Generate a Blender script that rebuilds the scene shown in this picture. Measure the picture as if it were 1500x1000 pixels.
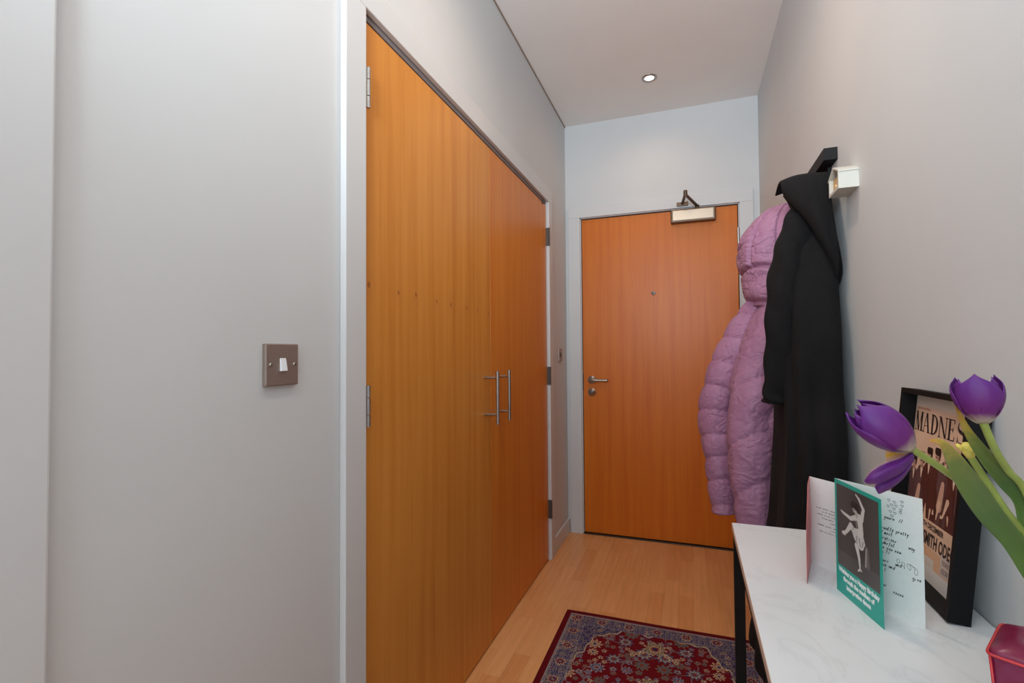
import bpy, bmesh, math, random
import numpy as np
from mathutils import Vector, Matrix
PI = math.pi
scene = bpy.context.scene
COL = scene.collection
for o in list(bpy.data.objects): bpy.data.objects.remove(o)

# ------------------------------------------------------------------ camera, light, exposure
CAMZ = 1.1636
W, L, D, CEIL = .3978, -.764, 3.19, 2.671          # right wall, left wall, end wall, ceiling
yaw, pitch, roll = map(math.radians, (19.787, 1.409, -.4074))
F = Vector((-math.sin(yaw)*math.cos(pitch), math.cos(yaw)*math.cos(pitch), math.sin(pitch)))
R0 = Vector((math.cos(yaw), math.sin(yaw), 0)); U0 = R0.cross(F)
R2 = R0*math.cos(roll) + U0*math.sin(roll); U2 = U0*math.cos(roll) - R0*math.sin(roll)
cam = bpy.data.objects.new('camera', bpy.data.cameras.new('camera')); COL.objects.link(cam)
cam.matrix_world = Matrix(((R2.x, U2.x, -F.x, 0), (R2.y, U2.y, -F.y, 0), (R2.z, U2.z, -F.z, CAMZ), (0, 0, 0, 1)))
cam.data.sensor_width = 36; cam.data.lens = 723.36/1500*36; cam.data.clip_start = .02
scene.camera = cam

world = bpy.data.worlds.new('world'); scene.world = world; world.use_nodes = True
world.node_tree.nodes['Background'].inputs[0].default_value = (.80, .90, 1, 1)
world.node_tree.nodes['Background'].inputs[1].default_value = 1.0
def area(name, loc, rot, sx, sy, power, col):
    l = bpy.data.lights.new(name, 'AREA'); l.shape = 'RECTANGLE'; l.size = sx; l.size_y = sy
    l.energy = power; l.color = col
    o = bpy.data.objects.new(name, l); o.location = loc; o.rotation_euler = rot; COL.objects.link(o); return o
# daylight from the window of the room behind the camera
area('window_daylight', (-.50, -1.75, 1.65), (math.radians(90), 0, 0), 1.6, 1.9, 16, (.68, .85, 1))
# hallway ceiling downlight, plus two unseen spots added nearer the camera for light
def spot(name, loc, power, col, size=172):
    l = bpy.data.lights.new(name, 'SPOT'); l.energy = power; l.color = col; l.spot_size = math.radians(size)
    l.spot_blend = 1.0; l.shadow_soft_size = .04
    o = bpy.data.objects.new(name, l); o.location = loc; COL.objects.link(o); return o
WARM = (1, .76, .56)
LAMPS = [(-.187, 2.775), (-.187, 1.30), (-.187, -.20)]
for (x, y), p, c in zip(LAMPS, (2.2, 9, 5), ((1, .66, .40), WARM, WARM)): spot('ceiling_spot', (x, y, CEIL-.035), p, c)
# added fill spot behind the camera, standing in for flash bounced off the ceiling
pl = spot('bounce_fill', (-.15, -.95, 1.75), 112, (.83, .925, 1), 100); pl.data.shadow_soft_size = .22
pl.rotation_euler = (Vector((-.16, .75, CEIL))-pl.location).to_track_quat('-Z', 'Y').to_euler()
vs = scene.view_settings
vs.view_transform = 'Standard'; vs.look = 'None'; vs.exposure = 1.05; vs.gamma = 1; vs.use_curve_mapping = False

# ------------------------------------------------------------------ materials
def lin(c):
    return tuple((x/255/12.92 if x/255 <= .04045 else ((x/255+.055)/1.055)**2.4) for x in c) + (1,)
class NT:
    def __init__(s, name):
        s.m = bpy.data.materials.new(name); s.m.use_nodes = True; s.t = s.m.node_tree
        s.b = s.t.nodes['Principled BSDF']
    def n(s, typ, **kw):
        nd = s.t.nodes.new(typ)
        for k, v in kw.items(): setattr(nd, k, v)
        return nd
    def l(s, a, b): s.t.links.new(a, b)
    def obj(s, scale=(1, 1, 1), rot=(0, 0, 0), loc=(0, 0, 0)):
        tc = s.n('ShaderNodeTexCoord'); mp = s.n('ShaderNodeMapping')
        mp.inputs['Scale'].default_value = scale; mp.inputs['Rotation'].default_value = rot; mp.inputs['Location'].default_value = loc
        s.l(tc.outputs['Object'], mp.inputs[0]); return mp.outputs[0]
    def noise(s, vec, scale, detail=4, rough=.5, dist=0):
        n = s.n('ShaderNodeTexNoise'); n.inputs['Scale'].default_value = scale; n.inputs['Detail'].default_value = detail
        n.inputs['Roughness'].default_value = rough; n.inputs['Distortion'].default_value = dist
        if vec: s.l(vec, n.inputs['Vector'])
        return n.outputs['Fac']
    def ramp(s, fac, stops):
        r = s.n('ShaderNodeValToRGB'); e = r.color_ramp.elements
        while len(e) < len(stops): e.new(.5)
        for i, (p, c) in enumerate(stops): e[i].position = p; e[i].color = c
        s.l(fac, r.inputs[0]); return r.outputs[0]
    def mix(s, fac, a, b, mode='MIX'):
        m = s.n('ShaderNodeMix', data_type='RGBA', blend_type=mode)
        for v, i in ((fac, 0), (a, 6), (b, 7)):
            if hasattr(v, 'is_output'): s.l(v, m.inputs[i])
            else: m.inputs[i].default_value = v
        return m.outputs[2]
    def math(s, op, a, b=None, c=None):
        m = s.n('ShaderNodeMath', operation=op)
        for i, v in enumerate((a, b, c)):
            if v is None: continue
            if hasattr(v, 'is_output'): s.l(v, m.inputs[i])
            else: m.inputs[i].default_value = v
        return m.outputs[0]
    def bump(s, h, strength=.2, dist=.001):
        b = s.n('ShaderNodeBump'); b.inputs['Strength'].default_value = strength; b.inputs['Distance'].default_value = dist
        s.l(h, b.inputs['Height']); s.l(b.outputs[0], s.b.inputs['Normal'])
    def set(s, col=None, rough=.5, metal=0, spec=None, **kw):
        if col is not None:
            if hasattr(col, 'is_output'): s.l(col, s.b.inputs['Base Color'])
            else: s.b.inputs['Base Color'].default_value = col
        if hasattr(rough, 'is_output'): s.l(rough, s.b.inputs['Roughness'])
        else: s.b.inputs['Roughness'].default_value = rough
        s.b.inputs['Metallic'].default_value = metal
        if spec is not None: s.b.inputs['Specular IOR Level'].default_value = spec
        for k, v in kw.items(): s.b.inputs[k].default_value = v
        return s.m
def paint(name, c, rough=.6, bump=.12, scale=260):
    t = NT(name); v = t.obj(); n = t.noise(v, 3.0, 3)
    col = t.ramp(n, [(.3, lin([x*.985 for x in c])), (.7, lin(c))])
    t.set(col, rough, spec=.3)
    if bump: t.bump(t.noise(v, scale, 3), bump, .0006)
    return t.m
M = {}
M['wall'] = paint('wall_paint', (210, 211, 211), .6)
M['ceiling'] = paint('ceiling_paint', (246, 242, 238), .8)
M['gloss'] = paint('trim_paint', (212, 212, 212), .4, 0)
def simple(name, c, rough=.5, metal=0, spec=None, grain=0, gs=200, **kw):
    t = NT(name); v = t.obj(); n = t.noise(v, gs, 3)
    t.set(t.ramp(n, [(.25, lin([x*(1-grain) for x in c])), (.75, lin([min(255, x*(1+grain)) for x in c]))]), rough, metal, spec, **kw)
    return t.m
M['steel'] = simple('brushed_steel', (176, 170, 164), .32, 1, grain=.05)
M['nickel'] = simple('brushed_nickel', (168, 152, 142), .5, .8, grain=.03)
M['closer_body'] = simple('closer_satin', (176, 160, 142), .35, 1, grain=.03)
M['closer_edge'] = simple('closer_bronze', (104, 86, 72), .4, .9)
M['dark_metal'] = simple('dark_metal', (70, 62, 56), .4, .8)
M['dark_steel'] = simple('darker_steel', (96, 88, 84), .6, .6)  # darker steel tone for the hinges of the far cupboard door
M['white_plastic'] = simple('white_plastic', (232, 234, 238), .3)
M['black_wood'] = simple('black_stained_wood', (20, 20, 21), .6, 0, .25, grain=.1)
M['black_metal'] = simple('black_powder_coat', (20, 17, 16), .75, 0, .15)
M['black_frame'] = simple('black_frame', (15, 15, 16), .6, 0, .2, grain=.1)
M['dark_gap'] = simple('dark_gap', (34, 24, 18), .9)
M['strip'] = simple('draught_strip', (116, 100, 92), .8)
M['bristle'] = simple('track_grey', (150, 138, 134), .6)
M['gap_shade'] = simple('ceiling_gap_shade', (150, 135, 122), .8)
M['paper'] = simple('card_paper', (232, 231, 226), .7, grain=.01)
M['teal'] = simple('teal_card', (20, 158, 142), .4)
M['pinkcard'] = simple('pink_card', (212, 120, 118), .5, grain=.08, gs=30)
M['ink'] = simple('black_ink', (48, 46, 50), .7)
M['grey_ink'] = simple('grey_ink', (84, 82, 86), .7)
M['white_ink'] = simple('white_ink', (232, 240, 238), .6)
M['brown_ink'] = simple('poster_brown_ink', (46, 30, 28), .6)
M['rust_ink'] = simple('poster_rust_ink', (176, 96, 72), .6)

def veneer(name, c1, c2, c3, knots=False):
    t = NT(name)
    v = t.obj((1, 1, .035)); a = t.noise(v, 26, 5, .6)           # broad vertical bands
    v2 = t.obj((1, 1, .02)); b = t.noise(v2, 150, 5, .65)        # fine grain
    v3 = t.obj((1, 1, .3)); c = t.noise(v3, 3.0, 2)
    col = t.ramp(a, [(.28, lin(c1)), (.5, lin(c2)), (.75, lin(c3))])
    g = t.ramp(b, [(.3, (.88, .85, .82, 1)), (.6, (1, 1, 1, 1))])
    col = t.mix(.3, col, g, 'MULTIPLY')
    col = t.mix(t.math('MULTIPLY', c, .22), col, lin(c1))
    if knots:
        tc = t.n('ShaderNodeTexCoord'); sp = t.n('ShaderNodeSeparateXYZ'); t.l(tc.outputs['Object'], sp.inputs[0])
        nz = t.noise(t.obj((1, 1, 1)), 60, 2)
        tot = None; halo = None
        for ky, kz, s in knots:
            dy = t.math('SUBTRACT', sp.outputs[1], ky); dz = t.math('SUBTRACT', sp.outputs[2], kz)
            dz = t.math('MULTIPLY', dz, .7)
            r = t.math('SQRT', t.math('ADD', t.math('MULTIPLY', dy, dy), t.math('MULTIPLY', dz, dz)))
            r = t.math('ADD', r, t.math('MULTIPLY', t.math('SUBTRACT', nz, .5), .012))
            k = t.math('SUBTRACT', 1.0, t.math('DIVIDE', r, (.0058*s))); k = t.math('MAXIMUM', k, 0)
            h = t.math('SUBTRACT', 1.0, t.math('DIVIDE', r, .034*s)); h = t.math('MAXIMUM', h, 0)
            tot = k if tot is None else t.math('MAXIMUM', tot, k)
            halo = h if halo is None else t.math('MAXIMUM', halo, h)
        col = t.mix(t.math('MULTIPLY', halo, .30), col, lin((200, 122, 62)))
        col = t.mix(t.math('MINIMUM', t.math('MULTIPLY', tot, 1.3), .7), col, lin((134, 74, 34)))
    t.set(col, .38, spec=.3)
    t.bump(b, .05, .0004)
    return t.m
KN = [(1.0551, 1.341, 1.2), (1.1897, 1.337, .9), (1.2851, 1.340, 1.1), (1.4118, 1.334, .8), (1.5134, 1.330, 1.1),
      (1.6397, 1.331, .8), (1.7386, 1.332, .9), (1.8454, 1.327, .8)]
M['veneer_cup'] = veneer('cherry_veneer_cupboard', (200, 122, 44), (214, 141, 60), (224, 153, 72), [(y-(1.0246+2.7142)/2, z, s) for y, z, s in KN])
M['veneer_cup2'] = veneer('cherry_veneer_cupboard_far', (206, 116, 38), (216, 130, 48), (224, 142, 56))
M['veneer_door'] = veneer('cherry_veneer_door', (198, 100, 18), (209, 113, 26), (218, 126, 34))

def floor_mat():
    t = NT('beech_strip_floor')
    v = t.obj((1, 1, 1), (0, 0, PI/2))
    b = t.n('ShaderNodeTexBrick'); b.offset = .37; b.offset_frequency = 2; b.squash = 1
    b.inputs['Scale'].default_value = 1; b.inputs['Brick Width'].default_value = .42; b.inputs['Row Height'].default_value = .066
    b.inputs['Mortar Size'].default_value = .0006; b.inputs['Mortar Smooth'].default_value = .3
    b.inputs['Color1'].default_value = lin((242, 182, 122)); b.inputs['Color2'].default_value = lin((230, 162, 102))
    b.inputs['Mortar'].default_value = lin((206, 152, 108))
    t.l(v, b.inputs['Vector'])
    g = t.noise(t.obj((1, .06, 1)), 90, 5, .65, .3)
    g2 = t.noise(t.obj((1, .22, 1)), 13, 3, .5, 1.2)
    w = t.n('ShaderNodeTexWave'); w.inputs['Scale'].default_value = 9; w.inputs['Distortion'].default_value = 9
    w.inputs['Detail'].default_value = 2; w.inputs['Detail Scale'].default_value = .7; t.l(t.obj((1, .12, 1)), w.inputs['Vector'])
    col = t.mix(.5, b.outputs['Color'], t.ramp(g, [(.3, (.86, .8, .74, 1)), (.62, (1, 1, 1, 1))]), 'MULTIPLY')
    col = t.mix(.35, col, t.ramp(g2, [(.35, (.84, .76, .68, 1)), (.6, (1, 1, 1, 1))]), 'MULTIPLY')
    col = t.mix(.16, col, t.ramp(w.outputs['Fac'], [(.1, (.8, .7, .62, 1)), (.5, (1, 1, 1, 1))]), 'MULTIPLY')
    t.set(col, .33, spec=.45)
    return t.m
M['floor'] = floor_mat()

def marble():
    t = NT('white_marble_laminate')
    n = t.noise(t.obj((1, .45, 1), (0, 0, .5)), 7, 6, .6, 1.6)
    v = t.ramp(n, [(.47, (1, 1, 1, 1)), (.5, (.93, .93, .93, 1)), (.53, (1, 1, 1, 1))])
    n2 = t.noise(t.obj(), 4, 3)
    c = t.ramp(n2, [(.35, lin((214, 218, 220))), (.7, lin((222, 225, 227)))])
    t.set(t.mix(1.0, c, v, 'MULTIPLY'), .3, spec=.4); return t.m
M['marble'] = marble()
M['band'] = simple('table_edge_band', (196, 168, 150), .5)

def fabric(name, c1, c2, rough, sheen, nscale, bstr, bdist=.004, weave=0):
    t = NT(name); v = t.obj()
    n = t.noise(v, nscale, 5, .6, .8); n2 = t.noise(t.obj((1, 1, .5)), nscale*.25, 3, .5, .5)
    t.set(t.ramp(n2, [(.3, lin(c1)), (.7, lin(c2))]), rough, spec=.3)
    t.b.inputs['Sheen Weight'].default_value = sheen; t.b.inputs['Sheen Roughness'].default_value = .5
    h = t.math('ADD', n, t.math('MULTIPLY', n2, 1.5))
    if weave: h = t.math('ADD', n, t.math('MULTIPLY', t.noise(v, 900, 2), .5))
    t.bump(h, bstr, bdist)
    return t.m
M['lilac'] = fabric('lilac_quilted_nylon', (162, 114, 144), (172, 124, 152), .5, .05, 60, .4, .004)
t_ = M['lilac'].node_tree
def crease(mat):
    t = NT.__new__(NT); t.m = mat; t.t = mat.node_tree; t.b = t.t.nodes['Principled BSDF']
    a = t.noise(t.obj((1, 1, 1.5)), 11, 2, .5, 1.6); b = t.noise(t.obj((1.2, 1.2, .7)), 26, 2, .5, 1.4); c = t.noise(t.obj(), 90, 3)
    ra = t.math('ABSOLUTE', t.math('SUBTRACT', a, .5)); rb = t.math('ABSOLUTE', t.math('SUBTRACT', b, .5))
    ra = t.math('MINIMUM', t.math('MULTIPLY', ra, 8), 1); rb = t.math('MINIMUM', t.math('MULTIPLY', rb, 7), 1)
    h = t.math('ADD', t.math('ADD', t.math('MULTIPLY', ra, .55), t.math('MULTIPLY', rb, .16)), t.math('ADD', t.math('MULTIPLY', c, .04), t.math('MULTIPLY', a, 2.2)))
    t.bump(h, .5, .005)
crease(M['lilac'])
M['lilac_seam'] = fabric('lilac_lining', (112, 72, 100), (130, 84, 116), .6, .1, 60, .3)
M['black_wool'] = fabric('black_wool', (11, 11, 12), (20, 18, 19), .95, .0, 60, .35, .003, 1)
M['black_lining'] = fabric('black_wool_dark', (6, 6, 7), (9, 9, 9), .98, .0, 60, .3, .003, 1)

def petal_mat(name, base, mid, tip, h0, h1):
    t = NT(name)
    at_ = t.n('ShaderNodeAttribute', attribute_name='along')
    n = t.noise(t.obj(), 90, 4, .6, .5)
    f = t.math('ADD', at_.outputs['Fac'], t.math('MULTIPLY', t.math('SUBTRACT', n, .5), .12))
    col = t.ramp(f, [(0, lin(base)), (h0, lin(mid)), (h1, lin(tip))])
    st = t.noise(t.obj((1, 1, .25)), 260, 3); col = t.mix(.35, col, t.ramp(st, [(.3, (.62, .55, .68, 1)), (.65, (1, 1, 1, 1))]), 'MULTIPLY')
    t.set(col, .45, spec=.35)
    t.b.inputs['Subsurface Weight'].default_value = .12; t.b.inputs['Subsurface Radius'].default_value = (.01, .004, .01); t.b.inputs['Subsurface Scale'].default_value = .3
    t.bump(t.noise(t.obj(), 160, 3), .15, .001)
    return t.m
M['petal'] = petal_mat('purple_petal', (200, 184, 150), (106, 34, 104), (96, 38, 122), .2, .8)
M['petal_open'] = petal_mat('purple_petal_yellow_base', (206, 160, 160), (84, 28, 108), (92, 30, 104), .14, .85)
def leaf_mat():
    t = NT('tulip_leaf')
    at_ = t.n('ShaderNodeAttribute', attribute_name='along')
    n = t.noise(t.obj((1, 1, 1)), 35, 4, .6, 1)
    f = t.math('ADD', at_.outputs['Fac'], t.math('MULTIPLY', t.math('SUBTRACT', n, .5), .25))
    t.set(t.ramp(f, [(0, lin((98, 128, 46))), (.5, lin((80, 106, 52))), (.74, lin((112, 124, 54))), (.88, lin((186, 156, 66))), (1, lin((206, 144, 62)))]), .38, spec=.4)
    t.b.inputs['Subsurface Weight'].default_value = .1; t.b.inputs['Subsurface Radius'].default_value = (.004, .008, .002); t.b.inputs['Subsurface Scale'].default_value = .3
    return t.m
M['petal_inside'] = petal_mat('petal_inside_yellow', (214, 190, 190), (226, 176, 30), (206, 160, 176), .45, .95)
M['leaf'] = leaf_mat()
M['stem'] = simple('tulip_stem', (152, 164, 76), .45, grain=.06, gs=80)
M['stump'] = simple('tulip_stump_yellow', (232, 204, 96), .55, grain=.15, gs=120)
def glaze():
    t = NT('magenta_glaze'); n = t.noise(t.obj(), 34, 5, .6, .6)
    t.set(t.ramp(n, [(.3, lin((72, 16, 58))), (.5, lin((116, 14, 54))), (.75, lin((122, 42, 76)))]), .28, spec=.4); return t.m
M['glaze'] = glaze()
M['glaze_edge'] = simple('red_glaze_edge', (196, 52, 56), .22, grain=.08, gs=60)
M['cream_paint'] = simple('white_painted_wood', (206, 203, 192), .5, grain=.01)
M['raw_wood'] = simple('pale_raw_wood', (214, 178, 128), .6, grain=.06, gs=50)
t = NT('lamp_glass'); t.set((1, 1, 1, 1), .2); t.b.inputs['Emission Color'].default_value = (.86, .9, 1, 1); t.b.inputs['Emission Strength'].default_value = 4; M['lamp'] = t.m
def vcol(name, rough=.8, bump=0, sheen=0, spec=.3):
    t = NT(name); a = t.n('ShaderNodeAttribute', attribute_name='Col'); t.set(a.outputs['Color'], rough, spec=spec)
    if bump: t.bump(t.noise(t.obj(), 700, 2), bump, .002)
    t.b.inputs['Sheen Weight'].default_value = sheen
    return t.m
M['rug'] = vcol('woven_rug_pile', .95, .5, .0, .1)
M['print'] = vcol('printed_paper', .5)

# ------------------------------------------------------------------ mesh helpers
def link(name, me, mat, parent=None, smooth=False):
    o = bpy.data.objects.new(name, me); COL.objects.link(o)
    if mat is not None: me.materials.append(mat)
    if smooth:
        for p in me.polygons: p.use_smooth = True
    if parent is not None:
        off = origin(parent)
        me.transform(Matrix.Translation(-off)); o.parent = parent
    return o
def origin(o):
    v = o.location.copy()
    while o.parent is not None: o = o.parent; v += o.location
    return v
def obj(name, bm, mat, parent=None, smooth=False):
    me = bpy.data.meshes.new(name); bm.normal_update(); bm.to_mesh(me); bm.free()
    return link(name, me, mat, parent, smooth)
def thing(name, label, cat, loc, group=None):
    o = bpy.data.objects.new(name, None); COL.objects.link(o); o.location = loc; o.empty_display_size = .05
    o['label'] = label; o['category'] = cat
    if group: o['group'] = group
    return o
def tag(o, label, cat, group=None):
    o['label'] = label; o['category'] = cat
    if group: o['group'] = group
    return o
def struct(name, bm, mat, parent=None):
    o = obj(name, bm, mat, parent)
    if parent is None: o['kind'] = 'structure'
    return o
def box(bm, x0, x1, y0, y1, z0, z1, bev=0):
    n0 = len(bm.verts)
    r = bmesh.ops.create_cube(bm, size=1)
    for v in r['verts']:
        v.co = Vector((x0+(v.co.x+.5)*(x1-x0), y0+(v.co.y+.5)*(y1-y0), z0+(v.co.z+.5)*(z1-z0)))
    if bev:
        es = list({e for v in r['verts'] for e in v.link_edges})
        bmesh.ops.bevel(bm, geom=es, offset=bev, segments=2, affect='EDGES', profile=.6)
    return bm
def B(*a, bev=0): return box(bmesh.new(), *a, bev=bev)
def tube(bm, pts, rad, seg=14, cap=True, closed=False):
    pts = [Vector(p) for p in pts]; n = len(pts)
    rads = rad if isinstance(rad, (list, tuple)) else [rad]*n
    up = None; rings = []
    for i, p in enumerate(pts):
        a = pts[max(i-1, 0)]; b = pts[min(i+1, n-1)]; d = (b-a).normalized()
        if up is None: up = d.orthogonal().normalized()
        else: up = (up - d*up.dot(d)).normalized()
        s = d.cross(up)
        rings.append([bm.verts.new(p + (up*math.cos(2*PI*k/seg) + s*math.sin(2*PI*k/seg))*rads[i]) for k in range(seg)])
    for i in range(n-1):
        for k in range(seg): bm.faces.new((rings[i][k], rings[i][(k+1) % seg], rings[i+1][(k+1) % seg], rings[i+1][k]))
    if cap: bm.faces.new(rings[0][::-1]); bm.faces.new(rings[-1])
    bmesh.ops.recalc_face_normals(bm, faces=bm.faces); return bm
def smooth_path(pts, n=8):
    P = [Vector(p) for p in pts]; P = [P[0]*2-P[1]] + P + [P[-1]*2-P[-2]]; out = []
    for i in range(1, len(P)-2):
        for k in range(n):
            t = k/n; a, b, c, d = P[i-1:i+3]
            out.append(.5*((2*b)+(-a+c)*t+(2*a-5*b+4*c-d)*t*t+(-a+3*b-3*c+d)*t**3))
    out.append(P[-2]); return out
def lathe(bm, prof, origin_, axis='Z', seg=32):
    rings = []
    for r, h in prof:
        ring = []
        for k in range(seg):
            a = 2*PI*k/seg; u, v = r*math.cos(a), r*math.sin(a)
            p = {'Z': (u, v, h), 'Y': (u, h, v), 'X': (h, u, v)}[axis]
            ring.append(bm.verts.new(Vector(origin_)+Vector(p)))
        rings.append(ring)
    for i in range(len(rings)-1):
        for k in range(seg): bm.faces.new((rings[i][k], rings[i][(k+1) % seg], rings[i+1][(k+1) % seg], rings[i+1][k]))
    bm.faces.new(rings[0][::-1]); bm.faces.new(rings[-1])
    bmesh.ops.recalc_face_normals(bm, faces=bm.faces); return bm

# ------------------------------------------------------------------ the setting
CY0, CY1, CY2, CZ = 1.0246, 1.8673, 2.7142, 2.0152           # cupboard opening
DX0, DX1, DZ = -.6575, .2797, 2.040                          # entry door
BACK = -1.85
bm = B(L-.62, W+.12, BACK-.1, D+.15, -.1, 0); box(bm, -3.2, L-.62, BACK-.1, 0.0, -.1, 0); struct('floor', bm, M['floor'])
bm = B(L-.62, W+.12, BACK-.1, D+.15, CEIL, CEIL+.1); box(bm, -3.2, L-.62, BACK-.1, 0.0, CEIL, CEIL+.1); struct('ceiling', bm, M['ceiling'])
struct('wall_right', B(W, W+.12, BACK, D+.15, 0, CEIL), M['wall'])
struct('wall_left', B(L-.1, L, -.55, CY0-.002, 0, CEIL), M['wall'])
struct('wall_above', B(L-.1, L, CY0-.002, CY2+.002, CZ+.03, CEIL), M['wall'])
struct('wall_corner', B(L-.1, L, CY2+.002, D, 0, CEIL), M['wall'])
bm = B(L-.1, DX0-.03, D, D+.12, 0, CEIL); box(bm, DX0-.03, DX1+.03, D, D+.12, DZ+.03, CEIL); box(bm, DX1+.03, W, D, D+.12, 0, CEIL)
struct('wall_back', bm, M['wall'])
bm = B(-3.2, W+.12, BACK-.1, BACK, 0, CEIL); struct('wall_front', bm, M['wall'])
bm = B(-3.2, L-.1, -.6, -.5, 0, CEIL); struct('wall_room', bm, M['wall'])
struct('wall_side', B(-3.3, -3.2, BACK, -.5, 0, CEIL), M['wall'])
# cupboard recess behind the doors
bm = B(L-.62, L-.1, CY0-.05, CY0-.002, 0, CZ+.06); box(bm, L-.62, L-.1, CY2+.002, CY2+.05, 0, CZ+.06)
box(bm, L-.62, L-.1, CY0, CY2, CZ+.03, CZ+.06); box(bm, L-.64, L-.6, CY0, CY2, 0, CZ+.06)
struct('wall_recess', bm, M['dark_gap'])
# casing of the doorway beside the camera
struct('trim_1', B(L, L+.016, .315, .3852, 0, CEIL, bev=.003), M['gloss'])
struct('trim_2', B(L, L+.004, .25, .315, 0, CEIL), M['gloss'])
# cupboard architrave
bm = B(L, L+.017, CY0-.082, CY0-.004, 0, CZ+.016, bev=.003)
box(bm, L, L+.017, CY2+.004, CY2+.078, 0, CZ+.016, bev=.003)
box(bm, L, L+.017, CY0-.082, CY2+.078, CZ+.016, CZ+.094, bev=.003)
struct('trim_3', bm, M['gloss'])
struct('trim_4', B(L-.03, L-.002, CY0-.004, CY2+.004, CZ+.003, CZ+.03), M['bristle'])
# entry door casing and lining
y0 = D-.016
bm = B(DX0-.085, DX0-.008, y0, D, 0, DZ+.008, bev=.003); box(bm, DX1+.008, DX1+.083, y0, D, 0, DZ+.008, bev=.003)
box(bm, DX0-.085, DX1+.083, y0, D, DZ+.008, DZ+.083, bev=.003)
box(bm, DX0-.03, DX0-.003, D, D+.1, 0, DZ+.03); box(bm, DX1+.003, DX1+.03, D, D+.1, 0, DZ+.03); box(bm, DX0-.03, DX1+.03, D, D+.1, DZ+.004, DZ+.03)
struct('trim_5', bm, M['gloss'])
struct('trim_6', B(DX0-.003, DX1+.003, D+.05, D+.07, 0, DZ+.004), M['dark_gap'])
struct('trim_7', B(DX0-.003, DX1+.003, D-.012, D+.06, 0, .007, bev=.002), M['dark_metal'])
struct('ceiling_shade_strip', B(L, L+.005, .3852, D-.002, CEIL-.007, CEIL), M['gap_shade'])  # gap shade along the left ceiling edge, drawn as a dark beige strip
# skirting boards
struct('baseboard_left', B(L, L+.014, CY2+.078, D, 0, .092, bev=.003), M['gloss'])
struct('baseboard_right', B(W-.014, W, .0, D-.016, 0, .092, bev=.003), M['gloss'])
struct('baseboard_front', B(L, L+.014, .3852, CY0-.082, 0, .092, bev=.003), M['gloss'])

# ------------------------------------------------------------------ entry door
door = struct('door_1', B(DX0+.002, DX1-.002, D+.004, D+.048, .01, DZ-.004, bev=.0015), M['veneer_door'])
def mk(name, bm, mat, par, smooth=False): return obj(name, bm, mat, par, smooth)
fy = D+.004
bm = bmesh.new(); lathe(bm, [(.026, 0), (.026, -.006), (.024, -.008), (.011, -.008), (.010, -.045)], (-.5996, fy, .991), 'Y')
tube(bm, smooth_path([(-.5996, fy-.042, .991), (-.588, fy-.052, .991), (-.55, fy-.052, .990), (-.49, fy-.052, .989)]), .0095)
mk('lever_handle', bm, M['steel'], door, True)
bm = bmesh.new(); lathe(bm, [(.026, 0), (.026, -.006), (.024, -.008), (.010, -.008), (.010, -.010)], (-.600, fy, .9115), 'Y')
box(bm, -.6015, -.5985, fy-.0115, fy-.009, .902, .920); mk('keyhole_escutcheon', bm, M['steel'], door, True)
ph = bmesh.new(); lathe(ph, [(.013, 0), (.013, -.004), (.006, -.005)], (-.2086, fy, 1.5353), 'Y'); ph = mk('peephole', ph, M['steel'], door, True)
mk('lens', lathe(bmesh.new(), [(.006, 0), (.005, -.003), (.0, -.0035)], (-.2086, fy-.005, 1.5353), 'Y'), M['dark_gap'], ph, True)
for z in (1.85, 1.03, .22):
    bm = B(DX1-.006, DX1+.006, D-.004, D+.006, z-.05, z+.05, bev=.001)
    tube(bm, [(DX1, D-.006, z-.05), (DX1, D-.006, z+.05)], .006)
    mk('hinge', bm, M['steel'], door)
bm = B(DX0-.002, DX0+.004, D-.001, D+.03, .93, 1.03); mk('lock_plate', bm, M['dark_metal'], door)
# overhead closer
cl = mk('door_closer', B(-.098, .158, fy-.056, fy, 1.952, 2.032, bev=.006), M['closer_edge'], door)
mk('closer_cover', B(-.088, .148, fy-.0585, fy-.05, 1.962, 2.024, bev=.004), M['closer_body'], cl)
bm = bmesh.new()
lathe(bm, [(.012, 2.030), (.012, 2.052)], (.055, fy-.030, 0), 'Z')
tube(bm, [(.055, fy-.030, 2.048), (-.010, D-.23, 2.062)], .0085, 8)
tube(bm, [(-.010, D-.23, 2.068), (-.030, D-.02, 2.068)], .0085, 8)
lathe(bm, [(.011, 2.052), (.011, 2.082), (.008, 2.086)], (-.010, D-.23, 0), 'Z')
box(bm, -.062, .004, D-.032, D-.016, 2.056, 2.078, bev=.002)
mk('closer_arm', bm, M['closer_edge'], cl)

# ------------------------------------------------------------------ built-in cupboard doors
cup = thing('built_in_cupboard', 'wide built-in hallway cupboard with two tall orange cherry veneer doors in the left wall', 'cupboard', (L, (CY0+CY2)/2, 0))
def cup_door(ya, yb, hinge_y, mat, bar_y):
    d = obj('cupboard_door', B(L-.022, L-.001, ya, yb, .008, CZ-.004, bev=.0012), mat, cup)
    for z in (1.83, 1.037, .285):
        bm = B(L-.003, L+.0185, hinge_y-.0035 if hinge_y > 2 else hinge_y-.0055, hinge_y+.0035 if hinge_y > 2 else hinge_y-.001, z-.051, z+.051)
        for a, b in ((-.051, -.022), (-.020, .020), (.022, .051)): tube(bm, [(L+.0185, hinge_y-(.004 if hinge_y > 2 else -.003), z+a), (L+.0185, hinge_y-(.004 if hinge_y > 2 else -.003), z+b)], .0048, 10)
        obj('hinge', bm, M['steel'] if hinge_y < 2 else M['dark_steel'], d)
    h = obj('pull_handle', tube(bmesh.new(), [(L+.0555, bar_y, .888), (L+.0555, bar_y, 1.096)], .0072, 18), M['steel'], d, False)
    for z in (.9255, 1.0698):
        obj('handle_post', tube(bmesh.new(), [(L-.002, bar_y, z), (L+.053, bar_y, z)], .0056, 14), M['steel'], h, False)
    return d
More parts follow.
